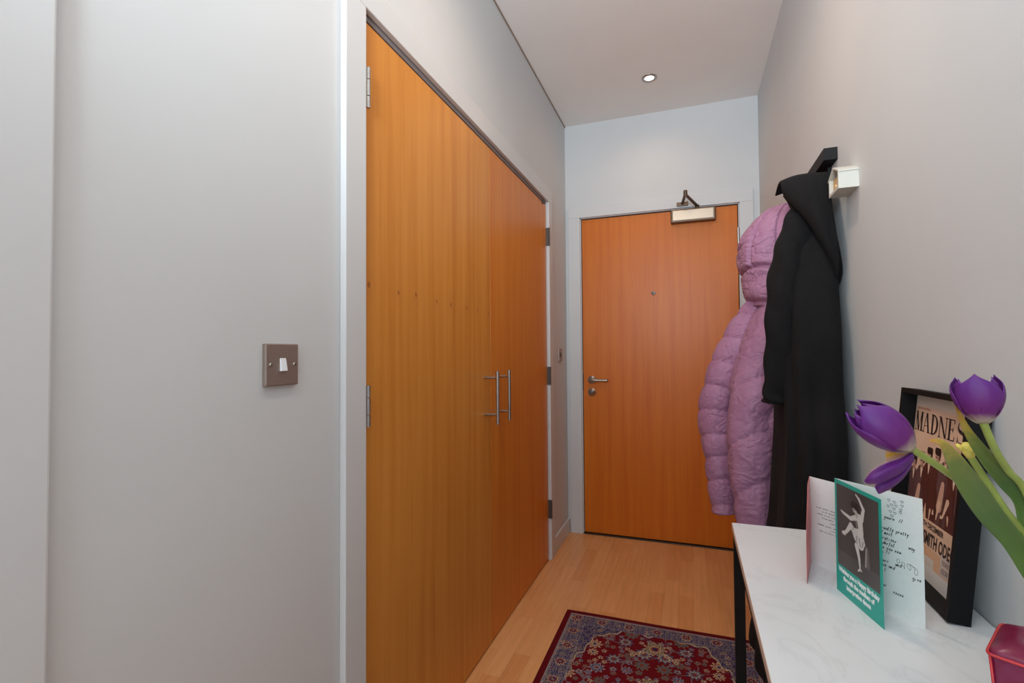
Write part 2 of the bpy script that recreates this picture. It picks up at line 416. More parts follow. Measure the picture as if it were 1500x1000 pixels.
dl = cup_door(CY0+.002, CY1-.0015, CY0-.001, M['veneer_cup'], 1.800)
dr = cup_door(CY1+.0015, CY2-.002, CY2+.001, M['veneer_cup2'], 1.932)
# the knots are placed in metres from the cupboard's own origin
obj('ball_catch', B(L-.012, L+.004, 2.632, 2.652, CZ-.014, CZ+.006, bev=.002), M['dark_metal'], cup)

# ------------------------------------------------------------------ switches, downlight
def switch(y, z, s, label, rocker):
    w = thing('light_switch', label, 'light switch', (L, y, z))
    x = L
    obj('face_plate', B(x, x+.010, y-.041*s, y+.041*s, z-.041*s, z+.041*s, bev=.0025), M['nickel'], w)
    if rocker:
        bm = bmesh.new()
        vs_ = [bm.verts.new(p) for p in ((x+.009, y-.0075, z-.013), (x+.009, y+.0075, z-.013), (x+.009, y+.0075, z+.013), (x+.009, y-.0075, z+.013),
              (x+.016, y-.0065, z-.012), (x+.016, y+.0065, z-.012), (x+.0115, y+.0065, z+.012), (x+.0115, y-.0065, z+.012))]
        for f in ((0, 1, 2, 3), (4, 5, 6, 7), (0, 1, 5, 4), (1, 2, 6, 5), (2, 3, 7, 6), (3, 0, 4, 7)): bm.faces.new([vs_[i] for i in f])
        bmesh.ops.recalc_face_normals(bm, faces=bm.faces)
        obj('rocker', bm, M['white_plastic'], w)
        for sy in (-1, 1):
            bm = lathe(bmesh.new(), [(.0040, .0095), (.0040, .0112), (.0030, .0125)], (x, y+sy*.030, z), 'X', 20)
            box(bm, x+.0122, x+.0128, y+sy*.030-.003, y+sy*.030+.003, z-.0005, z+.0005)
            obj('screw', bm, M['steel'], w)
    else:
        obj('rocker', B(x+.009, x+.015, y-.014, y-.002, z-.013, z+.013, bev=.001), M['dark_metal'], w)
    return w
switch(.7625, 1.1452, 1, 'brushed metal light switch with white rocker on the plain wall left of the cupboard', True)
switch(2.988, 1.154, .95, 'small dark metal wall switch between the cupboard and the front door', False)
for i, (x, y) in enumerate(LAMPS[:1]):
    dlt = thing('ceiling_downlight', 'small round recessed downlight glowing white in the ceiling before the front door', 'ceiling light', (x, y, CEIL))
    obj('trim_ring', lathe(bmesh.new(), [(.024, .004), (.024, -.003), (.031, -.006), (.040, -.003), (.041, .001)], (x, y, CEIL), 'Z', 40), M['steel'], dlt, True)
    obj('bulb', lathe(bmesh.new(), [(.024, -.001), (.023, -.0035), (.012, -.006), (.001, -.007)], (x, y, CEIL), 'Z', 32), M['lamp'], dlt, True)

# ------------------------------------------------------------------ rug (colour is the woven pattern)
def paint_grid(name, nx, ny, fn, to3d, mat, parent=None):
    """grid mesh whose corner colours are a pattern fn(u 0..1, v 0..1) -> rgb 0..255"""
    u = (np.arange(nx)+.5)/nx; v = (np.arange(ny)+.5)/ny; Uu, Vv = np.meshgrid(u, v)
    c = fn(Uu, Vv)/255.
    c = np.where(c <= .04045, c/12.92, ((c+.055)/1.055)**2.4)
    gx, gy = np.meshgrid(np.arange(nx+1)/nx, np.arange(ny+1)/ny)
    co = to3d(gx.ravel(), gy.ravel())
    idx = np.arange((nx+1)*(ny+1)).reshape(ny+1, nx+1)
    q = np.stack([idx[:-1, :-1], idx[:-1, 1:], idx[1:, 1:], idx[1:, :-1]], -1).reshape(-1, 4)
    me = bpy.data.meshes.new(name); me.vertices.add(len(co)); me.vertices.foreach_set('co', co.ravel().astype(np.float32))
    me.loops.add(q.size); me.loops.foreach_set('vertex_index', q.ravel().astype(np.int32))
    me.polygons.add(len(q)); me.polygons.foreach_set('loop_start', (np.arange(len(q))*4).astype(np.int32))
    me.update(calc_edges=True)
    ca = me.color_attributes.new('Col', 'FLOAT_COLOR', 'CORNER')
    cc = np.concatenate([c.reshape(-1, 3), np.ones((nx*ny, 1))], 1); cc = np.repeat(cc, 4, 0)
    ca.data.foreach_set('color', cc.ravel().astype(np.float32))
    return link(name, me, mat, parent)
RX0, RX1, RY0, RY1, RT = -.541, .252, .80, 2.2115, .009
def rug_pattern(Uu, Vv):
    rng = np.random.RandomState(4)
    wdt, hgt = RX1-RX0, RY1-RY0
    X = Uu*wdt; Y = (1-Vv)*hgt                              # Y measured from the far end
    d = np.minimum(np.minimum(X, wdt-X), np.minimum(Y, hgt-Y))
    C = np.zeros(X.shape+(3,)); C[:] = (108, 20, 28)
    def put(mask, col): C[mask] = col
    red = (120, 20, 30); navy = (44, 42, 96); slate = (126, 114, 130); cream = (206, 180, 146); tan = (176, 132, 98); grey = (158, 150, 158); olive = (128, 108, 84)
    rust = (146, 58, 46); blue = (84, 92, 122)
    border = (d > .028); put(border, slate)
    put((d > .028) & (d < .032), grey)
    def flower(cx, cy, r, n, cols, ph=0, amp=.28, lim=None):
        x0 = max(0, int((cx-r*1.4)/wdt*X.shape[1])); x1 = min(X.shape[1], int((cx+r*1.4)/wdt*X.shape[1])+1)
        yb0 = max(0, int((1-(cy+r*1.4)/hgt)*X.shape[0])); yb1 = min(X.shape[0], int((1-(cy-r*1.4)/hgt)*X.shape[0])+1)
        if x1 <= x0 or yb1 <= yb0: return
        xs = X[yb0:yb1, x0:x1]-cx; ys = Y[yb0:yb1, x0:x1]-cy
        rr = np.hypot(xs, ys); th = np.arctan2(ys, xs)
        e = r*(1+amp*np.cos(n*th+ph))/(1+amp*.4)
        sub = C[yb0:yb1, x0:x1]; ok = np.ones(rr.shape, bool) if lim is None else lim[yb0:yb1, x0:x1]
        for k, c in cols: sub[(rr < e*k) & ok] = c
    bz = (d > .032) & (d < .118)
    # navy vine ground of the border
    f = np.sin(X*300+3*np.sin(Y*160))*np.sin(Y*300+3*np.sin(X*150))
    put(bz & (f > .25), navy); put(bz & (f < -.62), olive); put(bz & (np.abs(f) < .05), grey)
    for _ in range(900):
        x, y = rng.rand()*wdt, rng.rand()*hgt
        r = rng.uniform(.004, .0085); k = rng.randint(4)
        flower(x, y, r, rng.randint(3, 6), [(1, (cream, grey, blue, tan)[k]), (.62, (navy, rust, red, navy)[k]), (.3, cream)], rng.rand()*6, .3, bz)
    for k in range(7):                                      # larger rosettes marching round the border
        for (x, y) in ((wdt*(k+.5)/7, .066), (wdt*(k+.5)/7, hgt-.066)):
            flower(x, y, .021, 8, [(1, cream), (.82, rust), (.55, navy), (.3, tan)], 0, .22, bz)
    for k in range(13):
        for x in (.066, wdt-.066):
            flower(x, hgt*(k+.5)/13, .021, 8, [(1, cream), (.82, rust), (.55, navy), (.3, tan)], 0, .22, bz)
    put((d > .100) & (d < .103), grey); put((d > .036) & (d < .038) & (f > -.2), cream)
    # field
    fld = d >= .103
    ax = np.abs(X-wdt/2); ay = np.abs(Y-hgt/2)
    cxn = (wdt/2-.103); cyn = (hgt/2-.103)
    edge = np.sqrt((ax/cxn)**3.4+(ay/cyn)**3.4) + .035*np.sin(np.arctan2(Y-hgt/2, X-wdt/2)*26)+.02*np.sin(np.arctan2(Y-hgt/2, X-wdt/2)*61)
    span = fld & (edge > 1.02); field = fld & (edge <= 1.02)
    put(field, red); put(span, slate)
    f2 = np.sin(X*330+2*np.sin(Y*140))*np.sin(Y*270+2*np.sin(X*170))
    put(span & (f2 > .15), navy); put(span & (f2 < -.5), olive)
    for _ in range(520):
        x, y = rng.rand()*wdt, rng.rand()*hgt
        flower(x, y, rng.uniform(.006, .011), 5, [(1, cream), (.7, navy), (.4, tan)], rng.rand()*6, .3, span)
    put(fld & (np.abs(edge-1.02) < .012), cream); put(fld & (np.abs(edge-.995) < .006), navy)
    # vines in the red field
    v1 = np.abs(np.sin(X*26+1.7*np.sin(Y*21))-np.sin(Y*24+.6)) < .045
    put(field & v1, (132, 104, 110))
    pts = []
    for _ in range(4000):
        x, y = rng.rand()*wdt/2, rng.rand()*hgt
        r = rng.choice([.010, .014, .020, .028, .034])
        if all(math.hypot(x-a, y-b) > (r+c)*1.0 for a, b, c in pts) and wdt/2-x > r*.9: pts.append((x, y, r))
    for x, y, r in pts:
        k = rng.randint(5); ph = rng.rand()*6
        a = (grey, cream, blue, tan, olive)[k]; b = (navy, rust, cream, navy, blue)[k]
        n = 5 if r < .02 else 9
        for xx, p in ((x, ph), (wdt-x, PI*n-ph)):
            flower(xx, y, r, n, [(1, a), (.72, b), (.52, a), (.28, navy if k % 2 else rust)], p, .24, field)
    for y in (.19, .42, hgt/2, hgt-.42, hgt-.19):           # palmettes on the centre line
        flower(wdt/2, y, .042, 11, [(1, cream), (.86, olive), (.6, cream), (.42, rust), (.24, navy)], 0, .2, field)
        for s in (-1, 1):
            for j in range(3): flower(wdt/2+s*(.045+.017*j), y+.035+.014*j, .0105, 5, [(1, cream), (.5, tan), (.25, navy)], j, .25, field)
    nz = rng.rand(*X.shape)
    C *= (1-.16*nz)[..., None]
    return C
def rug3d(a, b):
    z = RT + .0012*np.sin(a*9)*np.sin(b*7)
    edge = np.minimum(np.minimum(a, 1-a)*(RX1-RX0), np.minimum(b, 1-b)*(RY1-RY0))
    z = np.where(edge < .004, .0005, z)
    return np.stack([RX0+a*(RX1-RX0), RY0+b*(RY1-RY0), z], 1)
rug = paint_grid('rug', 340, 600, rug_pattern, rug3d, M['rug'])
tag(rug, 'red oriental rug with navy and cream floral border on the wooden floor', 'rug')

# ------------------------------------------------------------------ console table
T = .7765
tb = thing('console_table', 'narrow console table with white marble top and black metal legs against the right wall', 'table', (.24, .77, 0))
TX0, TX1, TY0, TY1 = .0845, W-.003, .30, 1.234
obj('tabletop', B(TX0, TX1, TY0, TY1, T-.016, T, bev=.0012), M['marble'], tb)
bm = B(TX0-.0006, TX0+.001, TY0, TY1, T-.015, T-.001); obj('edge_band', bm, M['band'], tb)
for (x, y) in ((TX0+.001, TY1-.030), (TX1-.024, TY1-.030), (TX0+.001, TY0+.008), (TX1-.024, TY0+.008)):
    obj('leg', B(x, x+.021, y, y+.021, .0108 if (x < RX1 and y > RY0) else 0, T-.016, bev=.001), M['black_metal'], tb)
for a in ((TX0+.0015, TX0+.0205, TY0+.03, TY1-.03), (TX1-.0225, TX1-.0035, TY0+.03, TY1-.03), (TX0+.022, TX1-.024, TY1-.028, TY1-.012), (TX0+.022, TX1-.024, TY0+.01, TY0+.026)):
    obj('rail', B(*a, T-.034, T-.0165), M['black_metal'], tb)

# ------------------------------------------------------------------ flat frames for cards and picture
class Fr:
    def __init__(s, o, u, v): s.o = Vector(o); s.u = Vector(u).normalized(); s.v = Vector(v).normalized(); s.n = s.u.cross(s.v).normalized()
    def p(s, a, b, c=0): return s.o + s.u*a + s.v*b + s.n*c
    def box(s, bm, a0, a1, b0, b1, c0, c1):
        vs_ = [bm.verts.new(s.p(a, b, c)) for a in (a0, a1) for b in (b0, b1) for c in (c0, c1)]
        for f in ((0, 1, 3, 2), (4, 6, 7, 5), (0, 4, 5, 1), (2, 3, 7, 6), (0, 2, 6, 4), (1, 5, 7, 3)): bm.faces.new([vs_[i] for i in f])
        bmesh.ops.recalc_face_normals(bm, faces=bm.faces); return bm
    def ribbon(s, bm, pts, w, c):
        pts = [Vector((a, b)) for a, b in pts]
        for a, b in zip(pts, pts[1:]):
            d = b-a
            if d.length < 1e-6: continue
            d.normalize(); n = Vector((-d.y, d.x))*w/2; a2 = a-d*w*.3; b2 = b+d*w*.3
            q = [bm.verts.new(s.p(x.x, x.y, c)) for x in (a2-n, b2-n, b2+n, a2+n)]; bm.faces.new(q)
    def poly(s, bm, pts, c): bm.faces.new([bm.verts.new(s.p(a, b, c)) for a, b in pts])
def text_mesh(bm, fr, body, a, b, size, c, align='LEFT', sx=1, off=0, space=1, spc=1.0):
    cu = bpy.data.curves.new('lettering', 'FONT'); cu.body = body; cu.size = size; cu.align_x = align; cu.offset = off
    cu.space_character = space; cu.space_line = spc; cu.fill_mode = 'FRONT'; cu.resolution_u = 2
    o = bpy.data.objects.new('lettering', cu); COL.objects.link(o)
    dg = bpy.context.evaluated_depsgraph_get(); me = o.evaluated_get(dg).to_mesh()
    vm = [bm.verts.new(fr.p(a+v.co.x*sx, b+v.co.y, c)) for v in me.vertices]
    for p in me.polygons:
        try: bm.faces.new([vm[i] for i in p.vertices])
        except ValueError: pass
    o.evaluated_get(dg).to_mesh_clear(); bpy.data.objects.remove(o); bpy.data.curves.remove(cu)
def cap(X, Y, x1, y1, x2, y2, r1, r2):
    dx, dy = x2-x1, y2-y1; t = np.clip(((X-x1)*dx+(Y-y1)*dy)/(dx*dx+dy*dy+1e-9), 0, 1)
    return np.hypot(X-x1-t*dx, Y-y1-t*dy) - (r1+(r2-r1)*t)

# ---- teal birthday card
SP = Vector((.2202, .946, T)); CE = Vector((.2483, .829, T)); IE = Vector((.3032, .8499, T)); CH = .1795
Z = Vector((0, 0, 1))
card = thing('greeting_card', 'teal birthday card with a black and white dancer, standing open on the marble top', 'greeting card', SP)
cw = (CE-SP).length; iw = (IE-SP).length
fc = Fr(SP, CE-SP, Z)                      # u runs from the spine; n = u x z
if fc.n.x > 0: fc.n = -fc.n                # towards the corridor
obj('front_cover', fc.box(bmesh.new(), 0, cw, 0, CH, -.0005, 0), M['teal'], card)
fi = Fr(SP, IE-SP, Z)
fi.n = -abs(1)*fi.n if fi.n.y > 0 else fi.n
inn = obj('inside_page', fi.box(bmesh.new(), 0, iw, 0, CH, -.0005, 0), M['paper'], card)
def dancer(Uu, Vv):
    X = Uu*112; Y = Vv*142                                   # millimetres
    rng = np.random.RandomState(2); C = np.zeros(X.shape+(3,))
    g = 62+10*np.sin(X*.06+1)+12*np.exp(-((X-56)/40)**2)+4*rng.rand(*X.shape)
    C[:] = np.stack([g, g*.95, g*.92], -1)
    flo = Y < 26+X*.02; C[flo] += 12
    def lay(dm, c, soft=1.2):
        m = np.clip(.5-dm/soft, 0, 1)[..., None]; C[:] = C*(1-m)+np.array(c)*m
    sk = (196, 190, 184); sk2 = (168, 160, 154); dk = (44, 40, 38); dr = (186, 182, 178)
    lay(cap(X, Y, 82, 58, 84, 30, 3.2, 4.5), (100, 96, 93)); lay(cap(X, Y, 80, 56, 78, 28, 1.6, 2), (150, 146, 142))
    lay(cap(X, Y, 55, 52, 61, 34, 5.2, 3.2), sk); lay(cap(X, Y, 61, 34, 63, 17, 3.2, 1.8), sk); lay(cap(X, Y, 63, 16, 58, 12, 2, 1.6), sk); lay(cap(X, Y, 63, 16, 67, 15, 1.8, 1.2), sk)
    lay(cap(X, Y, 60, 66, 40, 80, 7.5, 5.5), sk2); lay(cap(X, Y, 40, 80, 26, 64, 5, 3), sk); lay(cap(X, Y, 26, 64, 16, 60, 2.8, 2.2), sk); lay(cap(X, Y, 17, 60, 23, 59, 3, 2), sk)
    lay(cap(X, Y, 56, 70, 66, 58, 11, 9), dr); lay(cap(X, Y, 68, 72, 74, 62, 6, 4), dr); lay(cap(X, Y, 60, 58, 58, 52, 7, 3), dr)
    lay(cap(X, Y, 62, 66, 66, 54, 1.2, .8), (120, 116, 112)); lay(cap(X, Y, 56, 68, 55, 56, 1.2, .8), (128, 124, 120)); lay(cap(X, Y, 72, 64, 70, 56, 1, .8), (120, 116, 112))
    lay(cap(X, Y, 66, 78, 62, 98, 8, 10), sk); lay(cap(X, Y, 58, 84, 56, 92, 3, 3), (120, 112, 108))
    lay(cap(X, Y, 58, 100, 40, 92, 5, 3.5), sk); lay(cap(X, Y, 40, 92, 20, 95, 3.4, 2.4), sk); lay(cap(X, Y, 20, 95, 13, 97, 2.4, 1.6), sk)
    lay(cap(X, Y, 70, 100, 75, 118, 4.6, 3.6), sk); lay(cap(X, Y, 75, 118, 64, 132, 3.4, 2.4), sk); lay(cap(X, Y, 64, 132, 56, 137, 2.4, 1.6), sk)
    lay(cap(X, Y, 57, 102, 54, 110, 3.2, 3.2), sk2); lay(cap(X, Y, 52, 112, 53, 115, 6.5, 6), sk2); lay(cap(X, Y, 56, 117, 48, 119, 6.5, 5), dk)
    lay(cap(X, Y, 46, 115, 44, 118, 3.4, 2.6), dk); lay(cap(X, Y, 60, 112, 62, 108, 3.2, 1.5), dk); lay(cap(X, Y, 48, 110, 50, 110, .7, .7), dk)
    return C
pw, px0, pz0 = cw-.012, .006, .052
o_, u_, v_, n_ = (np.array(x) for x in (fc.o, fc.u, fc.v, fc.n))
def on(fr, a0, aw, b0, bh, c):
    o_, u_, v_, n_ = (np.array(x) for x in (fr.o, fr.u, fr.v, fr.n))
    return lambda a, b: o_+np.outer(a0+a*aw, u_)+np.outer(b0+b*bh, v_)+n_*c
paint_grid('photograph', 190, 240, dancer, on(fc, .006, cw-.012, .045, CH-.045-.006, .0003), M['print'], card)
bm = bmesh.new()
for i, s in enumerate(('Wishing you a Happy Birthday', 'through the medium of', 'interpretive dance')):
    text_mesh(bm, fc, s, cw/2, .0345-i*.0108, .0098, .0003, 'CENTER', sx=.86, off=.0006)
obj('printed_lettering', bm, M['white_ink'], card)
# handwriting
GL = {'a': [(1,1),(.3,1),(0,.5),(.3,0),(.8,.2),(1,1),(1,0)], 'b': [(0,2),(0,0),(.7,0),(.9,.5),(.6,1),(0,.8)], 'c': [(.9,.9),(.3,1),(0,.5),(.3,0),(.9,.1)],
 'd': [(.9,.9),(.3,1),(0,.5),(.3,0),(.9,.2),(1,2),(1,0)], 'e': [(0,.5),(.9,.6),(.6,1),(.1,.8),(0,.3),(.4,0),(.9,.2)], 'f': [(.9,1.9),(.4,1.9),(.3,1),(.7,1),(.3,1),(.2,-.8)],
 'g': [(1,1),(.2,1),(0,.5),(.3,.1),(1,.4),(1,-.8),(.2,-1)], 'h': [(0,2),(0,0),(0,.7),(.5,1),(.8,.8),(.8,0)], 'i': [(.2,1),(.2,0),(.5,.1)], 'l': [(.1,0),(.4,1.9),(.2,1.9),(.2,0),(.5,0)],
 'm': [(0,1),(0,0),(.1,.8),(.4,1),(.5,0),(.6,.8),(.9,1),(1,0)], 'n': [(0,1),(0,0),(.2,.8),(.6,1),(.8,0)], 'o': [(.4,1),(0,.5),(.4,0),(.8,.5),(.4,1),(.9,1)], 'p': [(0,1),(0,-1),(0,.9),(.6,1),(.8,.5),(.5,0),(0,.1)],
 'r': [(0,1),(.1,0),(.2,.8),(.7,1)], 's': [(.7,.9),(.2,.9),(.3,.5),(.7,.3),(.2,0),(0,.1)], 't': [(.3,1.7),(.3,0),(.6,0),(.3,.1),(.3,1.1),(0,1.1),(.7,1.1)], 'u': [(0,1),(0,.1),(.5,0),(.8,.9),(.8,0)],
 'v': [(0,1),(.4,0),(.8,1)], 'w': [(0,1),(.2,0),(.5,.8),(.8,0),(1,1)], 'x': [(0,1),(.4,.5),(.8,1),(.4,.5),(0,0),(.4,.5),(.8,0)], 'y': [(0,1),(.3,.2),(.8,1),(.4,-.8),(0,-1)], '!': [(.4,2),(.2,.3)], '/': [(.6,1.8),(0,-.2)]}
rnd = random.Random(7)
def write(bm, fr, s, a, b, h, c, w=.00042, slant=.25):
    x = a
    for ch in s:
        if ch == ' ': x += h*1.1; continue
        g = GL.get(ch)
        if g is None: x += h*.6; continue
        jb = rnd.uniform(-.12, .12)*h; wd = h*.82
        fr.ribbon(bm, [(x+gx*wd+gy*h*slant, b+jb+gy*h) for gx, gy in g], w, c); x += h*1.12
bm = bmesh.new(); h = .0030
for a, b, s in ((.045, .138, 'dearest youre  //'), (.058, .121, 'a really pretty'), (.056, .114, 'and most'), (.050, .106, 'inspirations'), (.056, .099, 'wonderful'), (.050, .092, 'and to you now'),
                (.052, .085, 'rules !!'), (.100, .103, 'way'), (.050, .073, 'brothers   and i'), (.058, .066, 'love and'), (.104, .062, 'give'), (.050, .058, 'weeks !'), (.052, .036, 'mother'), (.078, .031, 'xxxxx')):
    write(bm, fi, s, a+.008, b, h*.86, .0003, .00068)
def loop(bm, fr, a, b, ra, rb, w=.0004, c=.0003, n=10, rot=0):
    fr.ribbon(bm, [(a+ra*math.cos(2*PI*k/n)*math.cos(rot)-rb*math.sin(2*PI*k/n)*math.sin(rot), b+ra*math.cos(2*PI*k/n)*math.sin(rot)+rb*math.sin(2*PI*k/n)*math.cos(rot)) for k in range(n+1)], w, c)
def heart(bm, fr, a, b, s):
    fr.ribbon(bm, [(a, b-s), (a-s, b+.1*s), (a-.9*s, b+.8*s), (a-.3*s, b+.9*s), (a, b+.4*s), (a+.3*s, b+.9*s), (a+.9*s, b+.8*s), (a+s, b+.1*s), (a, b-s)], .00045, .0003)
for a, b in ((.083, .166), (.091, .165), (.101, .168), (.087, .160), (.093, .160), (.101, .162), (.082, .157), (.090, .155), (.099, .156), (.085, .150), (.091, .149), (.0985, .152), (.087, .144)): heart(bm, fi, a, b, .0019)
for a, b, r in ((.094, .081, .0025), (.1005, .079, .0025)): loop(bm, fi, a, b, r*.8, r*1.2)
loop(bm, fi, .108, .078, .0022, .0042, rot=.3); loop(bm, fi, .117, .074, .0022, .0048, rot=-.1); fi.ribbon(bm, [(.109, .082), (.116, .079)], .0008, .0003)
obj('handwriting', bm, M['ink'], inn)

# ---- pink card behind it
SP2 = Vector((.204, 1.049, T)); CE2 = Vector((.1779, .9492, T))
pc = thing('greeting_card', 'pink greeting card standing half hidden behind the teal card on the table', 'greeting card', SP2)
ch2 = .157
fp = Fr(SP2, (.064, -.078, 0), Z)
if fp.n.y > 0: fp.n = -fp.n
pg2 = obj('inside_page', fp.box(bmesh.new(), 0, .103, 0, ch2, -.0005, 0), M['paper'], pc)
bm = bmesh.new(); N = 14; K = 10; g = []
cd = (CE2-SP2)
for i in range(N+1):
    row = []
    for k in range(K+1):
        t = i/N; z = k/K
        bow = math.sin(PI*t)*.004*math.sin(PI*z) + .007*t*max(0, z-.45)
        p = SP2 + cd*t + Vector((-cd.y, cd.x, 0)).normalized()*bow + Z*(z*(ch2+.009*t))
        row.append(bm.verts.new(p))
    g.append(row)
for i in range(N):
    for k in range(K): bm.faces.new((g[i][k], g[i+1][k], g[i+1][k+1], g[i][k+1]))
cv = obj('front_cover', bm, M['pinkcard'], pc, True); md = cv.modifiers.new('thickness', 'SOLIDIFY'); md.thickness = .0005
bm = bmesh.new()
for i, (n, b) in enumerate(((26, .104), (18, .0985), (25, .093), (18, .0875), (8, .082), (24, .0745), (8, .069), (22, .0635))):
    tot = n*.0020; a = .050-tot/2; run = 0
    for k in range(n):
        run += 1
        if run > rnd.randint(3, 8): run = 0; continue
        write(bm, fp, rnd.choice('nuoermi'), a+k*.0031*.8+.002-(n*.0005), b, .0015, .0003, .0006, 0)
obj('printed_lettering', bm, M['grey_ink'], pg2)

# ------------------------------------------------------------------ framed poster leaning on the wall
lean = math.asin(.0335/.318)
FB = Vector((.3638, .874, T+.0005))        # near bottom back corner
wd = Vector((0.0, 1, 0)); upv = Vector((math.sin(lean), 0, math.cos(lean))); FW, FH, FT = .240, .318, .027
ff = Fr(FB + wd*FW, -wd, upv)              # u runs from the far end towards the camera
ff.n = Vector((-math.cos(lean), 0, math.sin(lean)))
pf = thing('picture_frame', 'black box frame with a brown MADNESS concert poster, leaning on the right wall', 'picture frame', FB)
bm = bmesh.new(); fw = .009
ff.box(bm, 0, FW, 0, fw, 0, FT); ff.box(bm, 0, FW, FH-fw, FH, 0, FT); ff.box(bm, 0, fw, fw, FH-fw, 0, FT); ff.box(bm, FW-fw, FW, fw, FH-fw, 0, FT)
obj('frame_moulding', bm, M['black_frame'], pf)
obj('backing_board', ff.box(bmesh.new(), fw, FW-fw, fw, FH-fw, .001, .004), M['paper'], pf)
PW, PH = FW-2*fw, FH-2*fw
def poster(Uu, Vv):
    X = Uu*222; Y = Vv*300
    rng = np.random.RandomState(5); C = np.zeros(X.shape+(3,)); C[:] = (222, 184, 156)
    n = np.sin(X*.05+np.sin(Y*.04)*2)*5; C += n[..., None]
    top = Y > 281; C[top] = (206, 198, 186); bot = Y < 24; C[bot] = (222, 220, 216)
    C[(Y > 276) & (Y <= 281)] = (214, 190, 170)
    C[(Y < 52) & (Y > 24) & (X < 140)] = (222, 176, 140)
    C[(Y < 38) & (Y > 24) & (X < 120)] = (216, 208, 198)
    C[(Y < 58) & (Y > 26) & (X > 140)] = (206, 188, 176)
    brown = (84, 40, 34); plum = (98, 66, 66); dark = (40, 24, 22); skin = (196, 150, 128)
    def lay(dm, c): C[(dm < 0) & (Y > 80)] = c
    # a generic group of people in coats, printed in brown
    lay(cap(X, Y, 110, 80, 230, 80, 26, 34), brown)
    people = [(14, 192, plum, 0), (44, 200, plum, 1), (70, 212, brown, 0), (98, 216, brown, 2), (126, 222, plum, 1), (156, 206, brown, 0), (188, 198, plum, 2)]
    cream_ = (222, 184, 156)
    lay(cap(X, Y, 100, 84, 220, 84, 24, 34), brown); lay(cap(X, Y, 90, 150, 205, 150, 34, 36), brown)
    for i, (x, y, c, k) in enumerate(people):
        lay(cap(X, Y, x, y-36, x+3, y-76, 15, 17), c); lay(cap(X, Y, x-5, y-76, x-10, 92, 9, 6), c); lay(cap(X, Y, x+9, y-76, x+14, 92, 9, 6), c)
        lay(cap(X, Y, x-12, y-36, x-19, y-66, 6, 4.5), c); lay(cap(X, Y, x-19, y-66, x-8, y-84, 4.5, 3.5), c)
        lay(cap(X, Y, x+13, y-36, x+20, y-72, 6, 4.5), brown if c is plum else plum)
        if k != 2: lay(cap(X, Y, x+1, y-27, x+1, y-42, 4.0, 1.0), (228, 196, 170))
        if k == 1: lay(cap(X, Y, x-9, y-84, x-6, y-92, 3.2, 2), cream_); lay(cap(X, Y, x-2, y-60, x-8, y-96, 6, 9), (200, 156, 134))
        lay(np.abs(cap(X, Y, x+4, y-50, x+9, 104, 1, 1))-.5, dark)
    for x1, y1, x2, y2, r in ((118, 132, 112, 104, 4.5), (144, 140, 132, 112, 5), (148, 118, 150, 106, 2.5), (180, 112, 196, 98, 5), (204, 150, 203, 132, 3), (30, 112, 30, 96, 4), (62, 108, 60, 96, 4), (90, 112, 88, 96, 3)):
        lay(cap(X, Y, x1, y1, x2, y2, r, r*.3), cream_)
    for i, (x, y, c, k) in enumerate(people):
        lay(cap(X, Y, x, y-12, x+1, y-22, 8, 5.5), skin); lay(cap(X, Y, x-4, y-4, x+5, y-4, 6.5, 6.5), dark); lay(cap(X, Y, x+8, y-8, x+8, y-16, 3, 2), dark)
        lay(cap(X, Y, x-5, y-14, x-2, y-14, 1, 1), dark); lay(cap(X, Y, x+2, y-14, x+4, y-14, .9, .9), dark); lay(cap(X, Y, x-2, y-23, x+2, y-23, .7, .7), dark); lay(cap(X, Y, x+4, y-16, x+5, y-24, 1.6, 1.2), (150, 104, 88))
    C[(Y <= 96) & (Y > 58)] = (222, 184, 156)
    return C
post = paint_grid('poster', 222, 300, poster, on(ff, fw, PW, fw, PH, .0045), M['print'], pf)
bm = bmesh.new()
